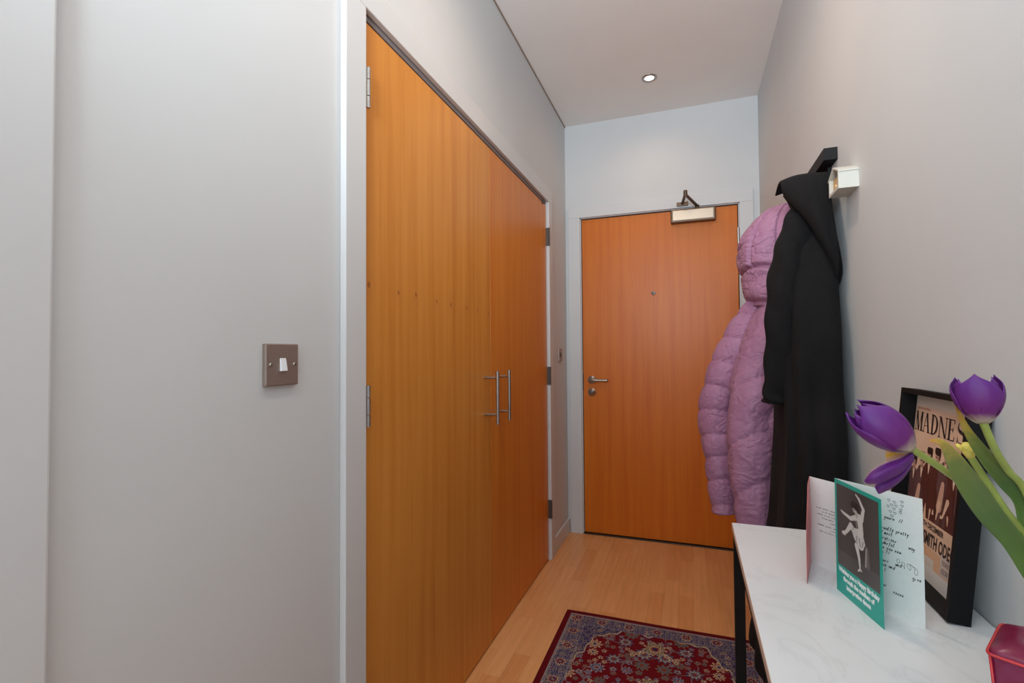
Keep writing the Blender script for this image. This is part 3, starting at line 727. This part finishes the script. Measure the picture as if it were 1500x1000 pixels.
def serif(bm, fr, word, a, b, w, h, c, gap=.10):
    """condensed roman capitals: thick and thin strokes with slab serifs"""
    th, tn, sf = .22, .07, .05
    G = {'M': [('q', .06, 0, .06, 1, tn), ('q', .86, 0, .86, 1, th), ('q', .10, 1, .46, 0, th), ('q', .46, 0, .82, 1, tn), ('s', -.06, .20, 0), ('s', .68, 1.04, 0), ('s', -.06, .22, 1), ('s', .74, 1.04, 1)],
         'A': [('q', .06, 0, .44, 1, tn), ('q', .82, 0, .46, 1, th), ('q', .2, .34, .68, .34, tn), ('s', -.08, .22, 0), ('s', .64, 1.02, 0)],
         'D': [('q', .2, 0, .2, 1, th), ('c', .2, .5, .62, .5, th), ('s', .0, .4, 0), ('s', .0, .4, 1)],
         'N': [('q', .08, 0, .08, 1, tn), ('q', .9, 0, .9, 1, tn), ('q', .10, 1, .86, 0, th), ('s', -.06, .24, 0), ('s', .74, 1.04, 1), ('s', -.08, .2, 1)],
         'E': [('q', .22, 0, .22, 1, th), ('q', .2, .52, .62, .52, tn), ('s', 0, .8, 0), ('s', 0, .78, 1), ('q', .8, 0, .8, .22, tn), ('q', .77, .8, .77, 1, tn), ('q', .62, .42, .62, .62, tn)],
         'S': [('z',)]}
    step = w/len(word)
    for i, chh in enumerate(word):
        x0 = a+i*step; cw_ = step*(1-gap)
        for st in G[chh]:
            if st[0] == 'q':
                _, x1, y1, x2, y2, t_ = st; t_ = t_/2
                if abs(y2-y1) > .15: P_ = [(x1-t_, y1), (x1+t_, y1), (x2+t_, y2), (x2-t_, y2)]
                else: P_ = [(x1, y1-t_/2), (x2, y1-t_/2), (x2, y1+t_/2), (x1, y1+t_/2)]
                fr.poly(bm, [(x0+p*cw_, b+q*h) for p, q in P_], c)
            elif st[0] == 's':
                _, x1, x2, y = st; y_ = 0 if y == 0 else 1-sf
                fr.poly(bm, [(x0+p*cw_, b+q*h) for p, q in ((x1, y_), (x2, y_), (x2, y_+sf), (x1, y_+sf))], c)
            elif st[0] == 'c':
                n = 14; out = []; inn_ = []
                for k in range(n+1):
                    an = -PI/2+PI*k/n; out.append((.3+.66*math.cos(an), .5+.5*math.sin(an))); inn_.append((.3+.42*math.cos(an), .5+.44*math.sin(an)))
                for k in range(n): fr.poly(bm, [(x0+p*cw_, b+q*h) for p, q in (out[k], out[k+1], inn_[k+1], inn_[k])], c)
            else:
                n = 26; cl_ = []
                for k in range(n+1):
                    t_ = k/n
                    if t_ < .5: an = .15*PI+ (1.35*PI)*(t_/.5); cx_, cy_ = .45, .75; r_ = (.34, .225)
                    else: an = .5*PI-(1.35*PI)*((t_-.5)/.5); cx_, cy_ = .45, .27; r_ = (.38, .245)
                    cl_.append((cx_+r_[0]*math.cos(an), cy_+r_[1]*math.sin(an), .04+.17*math.exp(-((t_-.5)/.16)**2)))
                for p, q in zip(cl_, cl_[1:]):
                    d_ = Vector((q[0]-p[0], q[1]-p[1]))
                    if d_.length > .3: continue
                    d_.normalize(); nn = Vector((-d_.y, d_.x))
                    fr.poly(bm, [(x0+X_*cw_, b+Y_*h) for X_, Y_ in ((p[0]-nn.x*p[2]/1.4, p[1]-nn.y*p[2]/2.4), (q[0]-nn.x*q[2]/1.4, q[1]-nn.y*q[2]/2.4), (q[0]+nn.x*q[2]/1.4, q[1]+nn.y*q[2]/2.4), (p[0]+nn.x*p[2]/1.4, p[1]+nn.y*p[2]/2.4))], c)
                fr.poly(bm, [(x0+p*cw_, b+q*h) for p, q in ((.74, .72), (.8, .72), (.8, 1), (.74, 1))], c)
                fr.poly(bm, [(x0+p*cw_, b+q*h) for p, q in ((.06, .0), (.12, .0), (.12, .28), (.06, .28))], c)
serif(bm, ff, 'MADNESS', fw+.006, fw+.236, .204, .034, .0049)
obj('title_lettering', bm, M['brown_ink'], post); bm = bmesh.new()
text_mesh(bm, ff, '20TH DECEMBER', fw+.060, fw+.083, .0125, .0049, sx=.88, off=.0003)
obj('date_lettering', bm, M['brown_ink'], post); bm = bmesh.new()
text_mesh(bm, ff, 'HAMMERSMITH ODEON', fw+.004, fw+.056, .0295, .0049, sx=.60, off=.0008)
obj('venue_lettering', bm, M['brown_ink'], post)
bm = bmesh.new(); text_mesh(bm, ff, 'STRAIGHT MUSIC PRESENTS', fw+.008, fw+.2745, .0055, .0049, sx=.75)
obj('heading_lettering', bm, M['rust_ink'], post); bm = bmesh.new()
text_mesh(bm, ff, 'TICKETS FROM', fw+.146, fw+.044, .0095, .0049, sx=.75); text_mesh(bm, ff, '£3.50 TO £5', fw+.146, fw+.031, .0115, .0049, sx=.8)
obj('price_lettering', bm, M['grey_ink'], post)

# ------------------------------------------------------------------ magenta pot
pot = thing('flower_vase', 'glossy magenta square ceramic vase with red glazed edges at the near end of the table', 'vase', (.328, .632, T))
pa = math.atan2(.072, .045); pc_ = Vector((.3285, .6345, T)); ps = .0425; zt = .866-T
def sq(s, z, e=7, n=64):
    out = []
    for k in range(n):
        a = 2*PI*k/n; c, s_ = math.cos(a), math.sin(a)
        r = s/((abs(c)**e+abs(s_)**e)**(1/e)); x, y = r*c, r*s_
        out.append(pc_+Vector((x*math.cos(pa)-y*math.sin(pa), x*math.sin(pa)+y*math.cos(pa), z)))
    return out
bm = bmesh.new(); rings = []
for s, z, e in ((.034, 0, 8), (.0365, .004, 9), (.039, .03, 12), (ps-.001, zt-.006, 14), (ps, zt, 14), (.0395, zt+.004, 12), (.031, zt+.009, 7), (.022, zt+.011, 4), (.019, zt+.010, 3), (.018, zt+.004, 2), (.018, zt-.05, 2)):
    rings.append([bm.verts.new(p) for p in sq(s, z, e)])
for a, b in zip(rings, rings[1:]):
    for k in range(64): bm.faces.new((a[k], a[(k+1) % 64], b[(k+1) % 64], b[k]))
bm.faces.new(rings[0][::-1]); bm.faces.new(rings[-1]); bmesh.ops.recalc_face_normals(bm, faces=bm.faces)
obj('vase_body', bm, M['glaze'], pot, True)
pts = sq(ps+.0004, zt, 16, 96); obj('glazed_ridge', tube(bmesh.new(), pts+[pts[0]], .0014, 8, cap=False), M['glaze_edge'], pot, True)
for k in range(4):
    a = PI/4+k*PI/2
    def cr(s, z, e): 
        r = s/((2*abs(math.cos(PI/4))**e)**(1/e)); x, y = r*math.cos(a), r*math.sin(a)
        return pc_+Vector((x*math.cos(pa)-y*math.sin(pa), x*math.sin(pa)+y*math.cos(pa), z))
    obj('glazed_ridge', tube(bmesh.new(), [cr(.0365, .004, 9), cr(.039, .03, 12), cr(ps, zt, 14)], .0013, 8), M['glaze_edge'], pot, True)

# ------------------------------------------------------------------ tulips
def set_along(me, vals):
    a = me.attributes.new('along', 'FLOAT', 'POINT'); a.data.foreach_set('value', vals)
def sheet(name, fn, nu, nv, mat, parent, thick=.0006, levels=0):
    """fn(t along 0..1, s across -1..1) -> point"""
    me = bpy.data.meshes.new(name); vs_, al, fs = [], [], []
    for i in range(nu+1):
        for k in range(nv+1):
            vs_.append(fn(i/nu, -1+2*k/nv)); al.append(i/nu)
    for i in range(nu):
        for k in range(nv): a = i*(nv+1)+k; fs.append((a, a+1, a+nv+2, a+nv+1))
    me.from_pydata([tuple(v) for v in vs_], [], fs); set_along(me, al); me.update()
    o = link(name, me, mat, parent, True)
    md = o.modifiers.new('thickness', 'SOLIDIFY'); md.thickness = thick; md.offset = 0
    return o
def petal(parent, base, axis, side, length, rad, width, mat, curl=.0, open_=0., twist=0., taper=.62):
    axis = Vector(axis).normalized(); side = (Vector(side)-axis*Vector(side).dot(axis)).normalized(); tang = axis.cross(side)
    def fn(t, s):
        prof = math.sin(PI*min(1, t*taper+.03))**.62                      # outward bulge, closing towards the tip
        r = rad*prof+open_*t*t*length
        w = width*(max(0, math.sin(PI*(t*.84+.08)))**.62)*(1-t**7)**.9 + .0004
        ang = s*w/max(rad*.95, .004)*1.05
        z = t*length - (s*s)*length*.05*t + curl*length*.004*math.sin(5*s+twist)*t*t
        rr = r*(1 - .05*(1-abs(s))**4*math.sin(PI*t) + .03*math.sin(4*t+twist)*s)
        return Vector(base) + axis*z + (side*math.cos(ang)+tang*math.sin(ang))*rr
    return sheet('petal', fn, 18, 12, mat, parent)
def head(parent, base, axis, length, rad, width, ref, seeds, open_=0.0, taper=.62):
    axis = Vector(axis).normalized(); ref = Vector(ref); e1 = (ref-axis*ref.dot(axis)).normalized(); e2 = axis.cross(e1)
    for k in range(6):
        a = PI/3*k + seeds; inner = k % 2
        sd = e1*math.cos(a)+e2*math.sin(a)
        petal(parent, base, axis, sd, length*(.93 if inner else 1), rad*(.88 if inner else 1), width*(.95 if inner else 1), M['petal'], curl=.5, open_=open_*(0.3 if inner else 1), twist=k*1.3, taper=taper+(.03 if inner else 0))
def leaf(parent, pts, widths, nrm, name='leaf', cup=.25):
    P_ = smooth_path(pts, 6); n = len(P_); Ws = [Vector((0, w, 0)) for w in widths]; Wi = smooth_path([(i, w, 0) for i, w in enumerate(widths)], 6)
    nrm = Vector(nrm)
    def fn(t, s):
        f = t*(n-1); i = min(int(f), n-2); p = P_[i].lerp(P_[i+1], f-i); d = (P_[i+1]-P_[i]).normalized()
        w = max(.0004, Wi[i].lerp(Wi[i+1], f-i).y); c = d.cross(nrm).normalized(); nn = c.cross(d).normalized()
        return p + c*(s*w) + nn*(abs(s)**2*w*cup + .0008*math.sin(t*17+s*2)*abs(s))
    return sheet(name, fn, 40, 8, M['leaf'], parent, .0007)
camv = Vector((-.25, -.6, .05)).normalized()
ROOT = Vector((.3285, .6345, .862))
# first tulip: nodding left
b1 = (.1928, .5608, 1.0725)
tu = thing('tulip', 'purple tulip nodding left over the cards, two lower petals dropped open showing yellow', 'tulip', ROOT, 'tulips in the magenta vase')
s1 = [b1, (.2212, .5821, 1.0534), (.2537, .6051, 1.029), (.2783, .6146, 1.0029), (.3040, .6290, .9642), (.3235, .6345, .9213), tuple(ROOT)]
obj('stem', tube(bmesh.new(), smooth_path(s1[::-1]), .0032, 12), M['stem'], tu, True)
ax1 = Vector((.1531, .5647, 1.1069))-Vector(b1)
head(tu, Vector(b1)-ax1.normalized()*.001, ax1, .0600, .0192, .0225, camv, .35, .0, .87)
A_ = [[(0.1948, 0.5637, 1.0695), (0.1829, 0.5585, 1.0641), (0.169, 0.5514, 1.0601), (0.1562, 0.5449, 1.0531), (0.1498, 0.5418, 1.0439)], [(0.1933, 0.5578, 1.0686), (0.1797, 0.5457, 1.0608), (0.1668, 0.538, 1.056), (0.1554, 0.5351, 1.0491), (0.15, 0.5408, 1.0429)], [(0.1943, 0.5593, 1.0659), (0.1827, 0.5491, 1.0535), (0.1697, 0.5414, 1.0475), (0.1595, 0.5389, 1.0429), (0.1521, 0.5427, 1.0408)]]
B_ = [[(0.1963, 0.5664, 1.0665), (0.1848, 0.5615, 1.0547), (0.1731, 0.5554, 1.0469), (0.1619, 0.5504, 1.0415), (0.16, 0.5499, 1.0377)], [(0.1951, 0.5618, 1.0661), (0.1851, 0.5532, 1.0527), (0.1747, 0.5475, 1.0452), (0.1652, 0.5443, 1.039), (0.161, 0.5482, 1.0338)], [(0.1961, 0.5632, 1.0646), (0.191, 0.5595, 1.0543), (0.1838, 0.5561, 1.0444), (0.1742, 0.5529, 1.0363), (0.1635, 0.5513, 1.0301)]]
C_ = [[(0.1978, 0.569, 1.0706), (0.1891, 0.57, 1.0738), (0.1801, 0.5689, 1.0735), (0.1753, 0.5694, 1.0705)], [(0.1986, 0.5715, 1.0683), (0.1907, 0.575, 1.0665), (0.1831, 0.5756, 1.0639), (0.1767, 0.5744, 1.0618)], [(0.1971, 0.5688, 1.0667), (0.1889, 0.5703, 1.0608), (0.1811, 0.5697, 1.0565), (0.1763, 0.5702, 1.0535)]]
PETALS = (A_, B_, C_)
# second tulip: upright
b2 = (.2505, .5702, 1.0982)
tu2 = thing('tulip', 'upright purple tulip standing in front of the top corner of the black picture frame', 'tulip', ROOT+Vector((.004, -.004, 0)), 'tulips in the magenta vase')
s2 = [b2, (.2653, .5868, 1.0732), (.2841, .6049, 1.0484), (.3005, .6166, 1.03), (.322, .630, .9774), (.331, .633, .925), tuple(ROOT+Vector((.004, -.004, 0)))]
obj('stem', tube(bmesh.new(), smooth_path(s2[::-1]), .0031, 12), M['stem'], tu2, True)
head(tu2, Vector(b2)-Vector((0, 0, .001)), (-.06, .16, 1), .0440, .0185, .0185, camv, .0, .0, .70)
leaf(tu2, [(.325, .637, .925), (.3120, .6340, .985), (.3066, .6298, 1.0144), (.2912, .6237, 1.034), (.2698, .6101, 1.0594), (.2507, .5972, 1.0855), (.2374, .5864, 1.1111)],
     [.004, .0065, .0075, .0072, .0062, .0034, .0006], camv, cup=.35)
# third: petals fallen
tu3 = thing('tulip', 'bare yellow tulip head with its petals fallen, behind the broad green and yellow leaf', 'tulip', ROOT+Vector((-.004, .004, 0)), 'tulips in the magenta vase')
s3 = [(.2654, .6298, 1.0565), (.281, .6309, 1.0273), (.2937, .6308, 1.0029), (.3093, .637, .9797), (.323, .640, .9349), tuple(ROOT+Vector((-.004, .004, 0)))]
obj('stem', tube(bmesh.new(), smooth_path(s3[::-1]), .0032, 12), M['stem'], tu3, True)
bm = tube(bmesh.new(), [(.2660, .6298, 1.0555), (.2640, .6290, 1.0610), (.2615, .6280, 1.0670), (.2605, .6275, 1.0700)], [.0034, .0052, .0042, .0026], 12)
rn = random.Random(3)
for k in range(6):
    a = k*PI/3; dv = Vector((math.cos(a)*.0075-.003, math.sin(a)*.006, .008+rn.uniform(-.003, .003)))
    p0 = Vector((.2645, .6292, 1.059)); tube(bm, [p0, p0+dv*.6, p0+dv], [.0012, .0026, .0016], 8)
obj('seed_head', bm, M['stump'], tu3, True)
leaf(tu3, [(.3270, .6330, .915), (.3117, .6283, .9396), (.2874, .6078, .9802), (.2607, .5868, 1.0115), (.2351, .566, 1.0473), (.2107, .5404, 1.0796), (.1955, .5295, 1.086)],
     [.004, .006, .0085, .0100, .0092, .0038, .0006], camv, cup=.3)

def grid_surface(name, rows, mat, parent, nu=8, thick=.008, along=False):
    R_ = [smooth_path(r, nu) for r in rows]; cols = [smooth_path([r[k] for r in R_], nu) for k in range(len(R_[0]))]
    me = bpy.data.meshes.new(name); n, m = len(cols), len(cols[0]); vs_ = [tuple(cols[i][j]) for i in range(n) for j in range(m)]
    fs = [(i*m+j, i*m+j+1, (i+1)*m+j+1, (i+1)*m+j) for i in range(n-1) for j in range(m-1)]
    me.from_pydata(vs_, [], fs); me.update()
    if along: set_along(me, [j/(m-1) for i in range(n) for j in range(m)])
    o = link(name, me, mat, parent, True)
    md = o.modifiers.new('thickness', 'SOLIDIFY'); md.thickness = thick; md.offset = 0
    md = o.modifiers.new('round', 'SUBSURF'); md.levels = 1; md.render_levels = 1
    return o

# ------------------------------------------------------------------ coat rack and small white box
rk = thing('coat_rack', 'black wall coat rack above the hanging coats on the right wall', 'coat rack', (W, 1.95, 1.70))
obj('top_bar', B(W-.034, W, 1.597, 2.34, 1.702, 1.7365, bev=.0015), M['black_wood'], rk)
obj('back_board', B(W-.010, W, 1.66, 2.33, 1.625, 1.702, bev=.001), M['black_wood'], rk)
for y in (1.70, 1.90, 2.08, 2.26):
    obj('hook', tube(bmesh.new(), smooth_path([(W-.013, y, 1.66), (W-.04, y, 1.655), (W-.062, y, 1.655), (W-.07, y, 1.672)]), .005, 10), M['dark_metal'], rk, True)

bx = thing('wooden_box', 'small white wooden box with gabled open front fixed to the wall beside the coat rack', 'box', (W, 1.46, 1.57))
X0, Y0, Y1, Z0, Z1 = W-.0405, 1.4235, 1.512, 1.5725, 1.612
bm = B(X0, W, Y0, Y0+.004, Z0, Z1+.003); box(bm, X0, W, Y1-.004, Y1, Z0, Z1+.003)
box(bm, X0, W, Y0, Y1, Z0-.003, Z0); box(bm, W-.004, W, Y0+.003, Y1-.003, Z0+.001, Z1+.002)
obj('box_body', bm, M['cream_paint'], bx)
ym = (Y0+Y1)/2
bm = bmesh.new()
for s in (-1, 1):
    ye = ym+s*(Y1-Y0)/2*1.06
    q = [(ye, Z1-.001), (ym, Z1+.020), (ym, Z1+.024), (ye, Z1+.003)]
    vs_ = [bm.verts.new((x, a, b)) for x in (X0-.004, W) for a, b in q]
    for f in ((0, 1, 2, 3), (7, 6, 5, 4), (0, 4, 5, 1), (1, 5, 6, 2), (2, 6, 7, 3), (3, 7, 4, 0)): bm.faces.new([vs_[i] for i in f])
bmesh.ops.recalc_face_normals(bm, faces=bm.faces); obj('gabled_roof', bm, M['cream_paint'], bx)
bm = bmesh.new()
for a, b, c, d in ((Y0, Y0+.007, Z0-.003, Z1+.002), (Y1-.007, Y1, Z0-.003, Z1+.002), (Y0+.007, Y1-.007, Z0-.003, Z0+.004)): box(bm, X0-.003, X0, a, b, c, d)
obj('front_trim', bm, M['cream_paint'], bx)
bm = bmesh.new(); box(bm, X0+.006, X0+.009, Y0+.004, Y1-.004, Z0, Z1); lathe(bm, [(.004, -.004), (.006, .0), (.006, .006)], (X0+.004, ym, (Z0+Z1)/2-.006), 'X', 16)
obj('inner_panel', bm, M['raw_wood'], bx)

# ------------------------------------------------------------------ coats
def interp(keys, z):
    """keys: rows sorted by parameter; smooth interpolation of all columns"""
    if z <= keys[0][0]: return keys[0][1:]
    for i in range(len(keys)-1):
        if z <= keys[i+1][0]:
            t = (z-keys[i][0])/(keys[i+1][0]-keys[i][0]); a = keys[max(i-1, 0)]; b = keys[i]; c = keys[i+1]; d = keys[min(i+2, len(keys)-1)]
            return [.5*((2*b[j])+(-a[j]+c[j])*t+(2*a[j]-5*b[j]+4*c[j]-d[j])*t*t+(-a[j]+3*b[j]-3*c[j]+d[j])*t**3) for j in range(1, len(b))]
    return keys[-1][1:]
def sack(name, keys, disp, mat, parent, nz=150, na=110, e=2.4, zfun=None, wallx=W-.004):
    """closed hanging volume: keys rows (z, x0, x1, y0, y1)"""
    z0, z1 = keys[0][0], keys[-1][0]; me = bpy.data.meshes.new(name); vs_, fs = [], []
    for i in range(nz+1):
        t = i/nz; z = z0+(z1-z0)*t; x0, x1, y0_, y1_ = interp(keys, z)
        capf = min(1, math.sqrt(max(0, 1-(1-min(1, t/.025))**2))+.02, math.sqrt(max(0, 1-(1-min(1, (1-t)/.03))**2))+.02)
        for k in range(na):
            a = 2*PI*k/na; c, s = math.cos(a), math.sin(a)
            r = 1/((abs(c)**e+abs(s)**e)**(1/e)); dd = disp(a, z)
            rx, ry = (x1-x0)/2+dd, (y1_-y0_)/2+dd
            x = (x0+x1)/2+rx*r*c*capf; y = (y0_+y1_)/2+ry*r*s*capf
            zz = z + (zfun(a, z) if zfun else 0)
            vs_.append((min(x, wallx), y, zz))
    for i in range(nz):
        for k in range(na): a = i*na+k; b = i*na+(k+1) % na; fs.append((a, b, b+na, a+na))
    fs.append(tuple(range(na))[::-1]); fs.append(tuple(nz*na+k for k in range(na)))
    me.from_pydata(vs_, [], fs); me.update()
    return link(name, me, mat, parent, True)
def limb(name, path, rads, disp, mat, parent, n=12, seg=48, flat=1.0):
    P_ = smooth_path(path, n); Rr = smooth_path([(i, r, 0) for i, r in enumerate(rads)], n); me = bpy.data.meshes.new(name); vs_, fs = [], []; m = len(P_)
    up = None
    for i, p in enumerate(P_):
        d = (P_[min(i+1, m-1)]-P_[max(i-1, 0)]).normalized()
        up = (Vector((1, 0, 0)) if up is None else up); up = (up-d*up.dot(d)).normalized(); sd = d.cross(up)
        cf = 1.0 if 0 < i < m-1 else .55
        for k in range(seg):
            a = 2*PI*k/seg; r = (Rr[i].y+disp(a, i/(m-1)))*cf
            q = p+up*math.cos(a)*r+sd*math.sin(a)*r*flat; vs_.append((min(q.x, W-.004), q.y, q.z))
    for i in range(m-1):
        for k in range(seg): a = i*seg+k; b = i*seg+(k+1) % seg; fs.append((a, b, b+seg, a+seg))
    fs.append(tuple(range(seg))[::-1]); fs.append(tuple((m-1)*seg+k for k in range(seg)))
    me.from_pydata(vs_, [], fs); me.update()
    return link(name, me, mat, parent, True)

for g_, m_ in ((A_, M['petal_open']), (B_, M['petal_open']), (C_, M['petal_inside'])): grid_surface('petal', g_, m_, tu, 4, .0007, True)
# black hooded coat, nearest
bc = thing('coat', 'long black hooded wool coat hanging on the rack nearest the camera', 'coat', (W-.05, 1.68, 1.66), 'coats on the wall rack')
def dblack(a, z):
    fold = .009*math.sin(5*a+1.2*math.sin(z*3)+.5)*min(1, max(0, (1.5-z)*1.5)) + .004*math.sin(11*a+z*5)*min(1, max(0, (1.45-z)))
    front = -.016*math.exp(-((a-3.95-.12*math.sin(z*4))/.10)**2)      # the closed front opening
    front += -.012*math.exp(-((a-4.55-.1*math.sin(z*3+1))/.12)**2)*min(1, max(0, 1.35-z))
    return fold+front
sack('coat_body', [(.235, .175, .385, 1.47, 1.78), (.27, .158, .39, 1.455, 1.80), (.38, .176, .392, 1.435, 1.80), (.64, .216, .393, 1.425, 1.80), (.75, .230, .393, 1.425, 1.80), (.93, .240, .393, 1.43, 1.79),
      (1.05, .240, .393, 1.465, 1.79), (1.22, .240, .393, 1.475, 1.78), (1.35, .250, .392, 1.51, 1.77), (1.45, .268, .391, 1.55, 1.76), (1.54, .295, .390, 1.60, 1.74), (1.62, .330, .388, 1.64, 1.73)],
     dblack, M['black_wool'], bc, zfun=lambda a, z: (-.018*math.sin(a*1.0+.9)+.01*math.sin(3*a))*max(0, 1-(z-.235)/.25))
limb('sleeve', [(.318, 1.640, 1.57), (.285, 1.600, 1.48), (.262, 1.580, 1.38), (.252, 1.575, 1.26), (.243, 1.580, 1.14), (.232, 1.590, 1.045), (.230, 1.592, 1.015)],
     [.035, .046, .046, .043, .040, .038, .036], lambda a, t: .004*math.sin(3*a+t*9)+.003*math.sin(t*40+2*a), M['black_wool'], bc)
limb('sleeve', [(.340, 1.73, 1.54), (.33, 1.755, 1.44), (.325, 1.77, 1.3), (.325, 1.77, 1.15), (.325, 1.77, 1.02)], [.035, .040, .040, .038, .036], lambda a, t: .004*math.sin(3*a+t*9), M['black_wool'], bc)
HR = [[(0.2573,1.62,1.6602),(0.2927,1.60,1.6651),(0.3323,1.585,1.6607),(0.3739,1.60,1.6604)],
      [(0.2557,1.60,1.6419),(0.2966,1.56,1.6261),(0.3326,1.53,1.5879),(0.3700,1.55,1.5522)],
      [(0.2589,1.60,1.6276),(0.3018,1.54,1.5699),(0.3341,1.50,1.5058),(0.3732,1.53,1.4728)],
      [(0.2673,1.61,1.6137),(0.3096,1.55,1.5340),(0.3385,1.51,1.4586),(0.3755,1.52,1.3976)],
      [(0.2810,1.65,1.6200),(0.3178,1.60,1.5383),(0.3462,1.56,1.4573),(0.3765,1.54,1.3586)]]
BR = [[(x, y+.10, z-.01) for x, y, z in HR[0]], [(x, y+.05, z+.004) for x, y, z in HR[0]]] 
hood = grid_surface('hood', BR+HR, M['black_wool'], bc)
grid_surface('hood_lining', [[(x+.012, y+.05, z-.012) for x, y, z in HR[1]], [(x+.02, y+.05, z-.01) for x, y, z in HR[3]], [(.300, 1.62, 1.55), (.325, 1.60, 1.50), (.350, 1.58, 1.42), (.380, 1.57, 1.33)]], M['black_lining'], bc)

# lilac puffer
lc = thing('coat', 'lilac quilted puffer coat hanging on the rack between the black coat and the front door', 'coat', (W-.05, 2.02, 1.68), 'coats on the wall rack')
from mathutils import noise as NZ
def nz3(x, y, z, f, seed=0): return NZ.noise(Vector((x*f+seed, y*f+seed*.7, z*f-seed)))
def seam(u, sp, amp, sharp=.32):
    """quilted chambers: full between the seams, pinched sharply along them"""
    f = abs(math.sin(PI*u/sp)); return amp*(f**sharp-.8)
def wr(a, z, k=1, seed=0):
    c, s_ = math.cos(a)*.12, math.sin(a)*.12
    big = nz3(c, s_, z, 9, seed)*.012
    q = nz3(c, s_, z*1.6, 26, seed+3); crease = -.0035*math.exp(-(q/.06)**2)
    q2 = nz3(c*1.5, s_*1.5, z*.9, 48, seed+9)
    return k*(big+crease+q2*.0015)
sack('coat_body', [(.525, .190, .385, 1.93, 2.20), (.56, .165, .39, 1.91, 2.22), (.66, .150, .392, 1.89, 2.23), (.80, .140, .392, 1.88, 2.23), (.92, .130, .392, 1.88, 2.22), (1.02, .135, .392, 1.89, 2.20),
      (1.12, .150, .392, 1.90, 2.18), (1.22, .175, .392, 1.91, 2.16), (1.32, .225, .392, 1.92, 2.14), (1.42, .25, .392, 1.93, 2.13)],
     lambda a, z: seam(z-.50+.02*math.sin(2*a+1), .17, .016, .28)+wr(a, z, 1.0, 1), M['lilac'], lc, nz=240, na=160)
limb('sleeve', [(.255, 2.03, 1.36), (.205, 2.04, 1.27), (.158, 2.05, 1.17), (.118, 2.06, 1.07), (.092, 2.07, .97), (.090, 2.08, .86), (.100, 2.08, .76), (.110, 2.08, .66), (.116, 2.08, .545)],
     [.035, .052, .058, .058, .058, .056, .054, .052, .047], lambda a, t: seam(t*.85+.018*math.sin(a), .092, .013, .28)+wr(a, t*.8, .7, 5), M['lilac'], lc, 20, 72)
limb('sleeve', [(.330, 1.96, 1.38), (.272, 1.95, 1.26), (.228, 1.94, 1.12), (.205, 1.935, .98), (.200, 1.93, .84), (.205, 1.93, .72), (.212, 1.93, .555)],
     [.04, .058, .068, .074, .078, .078, .070], lambda a, t: seam(t*.82+.05*math.sin(a+.6)+.01, .185, .014, .28)+wr(a, t*.8, 1.1, 8), M['lilac'], lc, 24, 80)
HC = [(1.50, 4.05, 1.0), (1.60, 3.2, 1.0)]
def hoodd(a, z):
    s1 = math.exp(-((z-1.452-.012*math.sin(a*2))/.0075)**2); s0 = math.exp(-((z-1.335-.01*math.sin(a*2+1))/.009)**2)
    v = math.exp(-((a-3.95-1.2*(z-1.56))/.055)**2)*min(1, max(0, (z-1.45)*30)); v2 = math.exp(-((a-4.75+.8*(z-1.56))/.05)**2)*min(1, max(0, (z-1.47)*30))
    h2 = math.exp(-((z-1.565-.03*math.sin(a+2))/.008)**2)*math.exp(-((a-3.2)/.6)**2)
    return -.018*s1-.018*s0-.014*v-.009*v2-.009*h2+wr(a, z, .9, 12)
sack('hood', [(1.315, .245, .388, 1.90, 2.12), (1.335, .212, .390, 1.89, 2.13), (1.37, .196, .390, 1.88, 2.14), (1.42, .190, .390, 1.88, 2.14), (1.452, .184, .390, 1.87, 2.15), (1.49, .172, .390, 1.87, 2.15), (1.54, .170, .390, 1.87, 2.15), (1.59, .186, .386, 1.88, 2.14), (1.64, .222, .382, 1.90, 2.12), (1.675, .265, .380, 1.93, 2.09), (1.695, .320, .376, 1.96, 2.05)],
     hoodd, M['lilac'], lc, nz=170, na=180)
obj('hanging_loop', tube(bmesh.new(), smooth_path([(.335, 2.0, 1.67), (.338, 2.03, 1.70), (.332, 2.08, 1.672), (.33, 2.09, 1.655)]), .003, 8), M['lilac_seam'], lc, True)
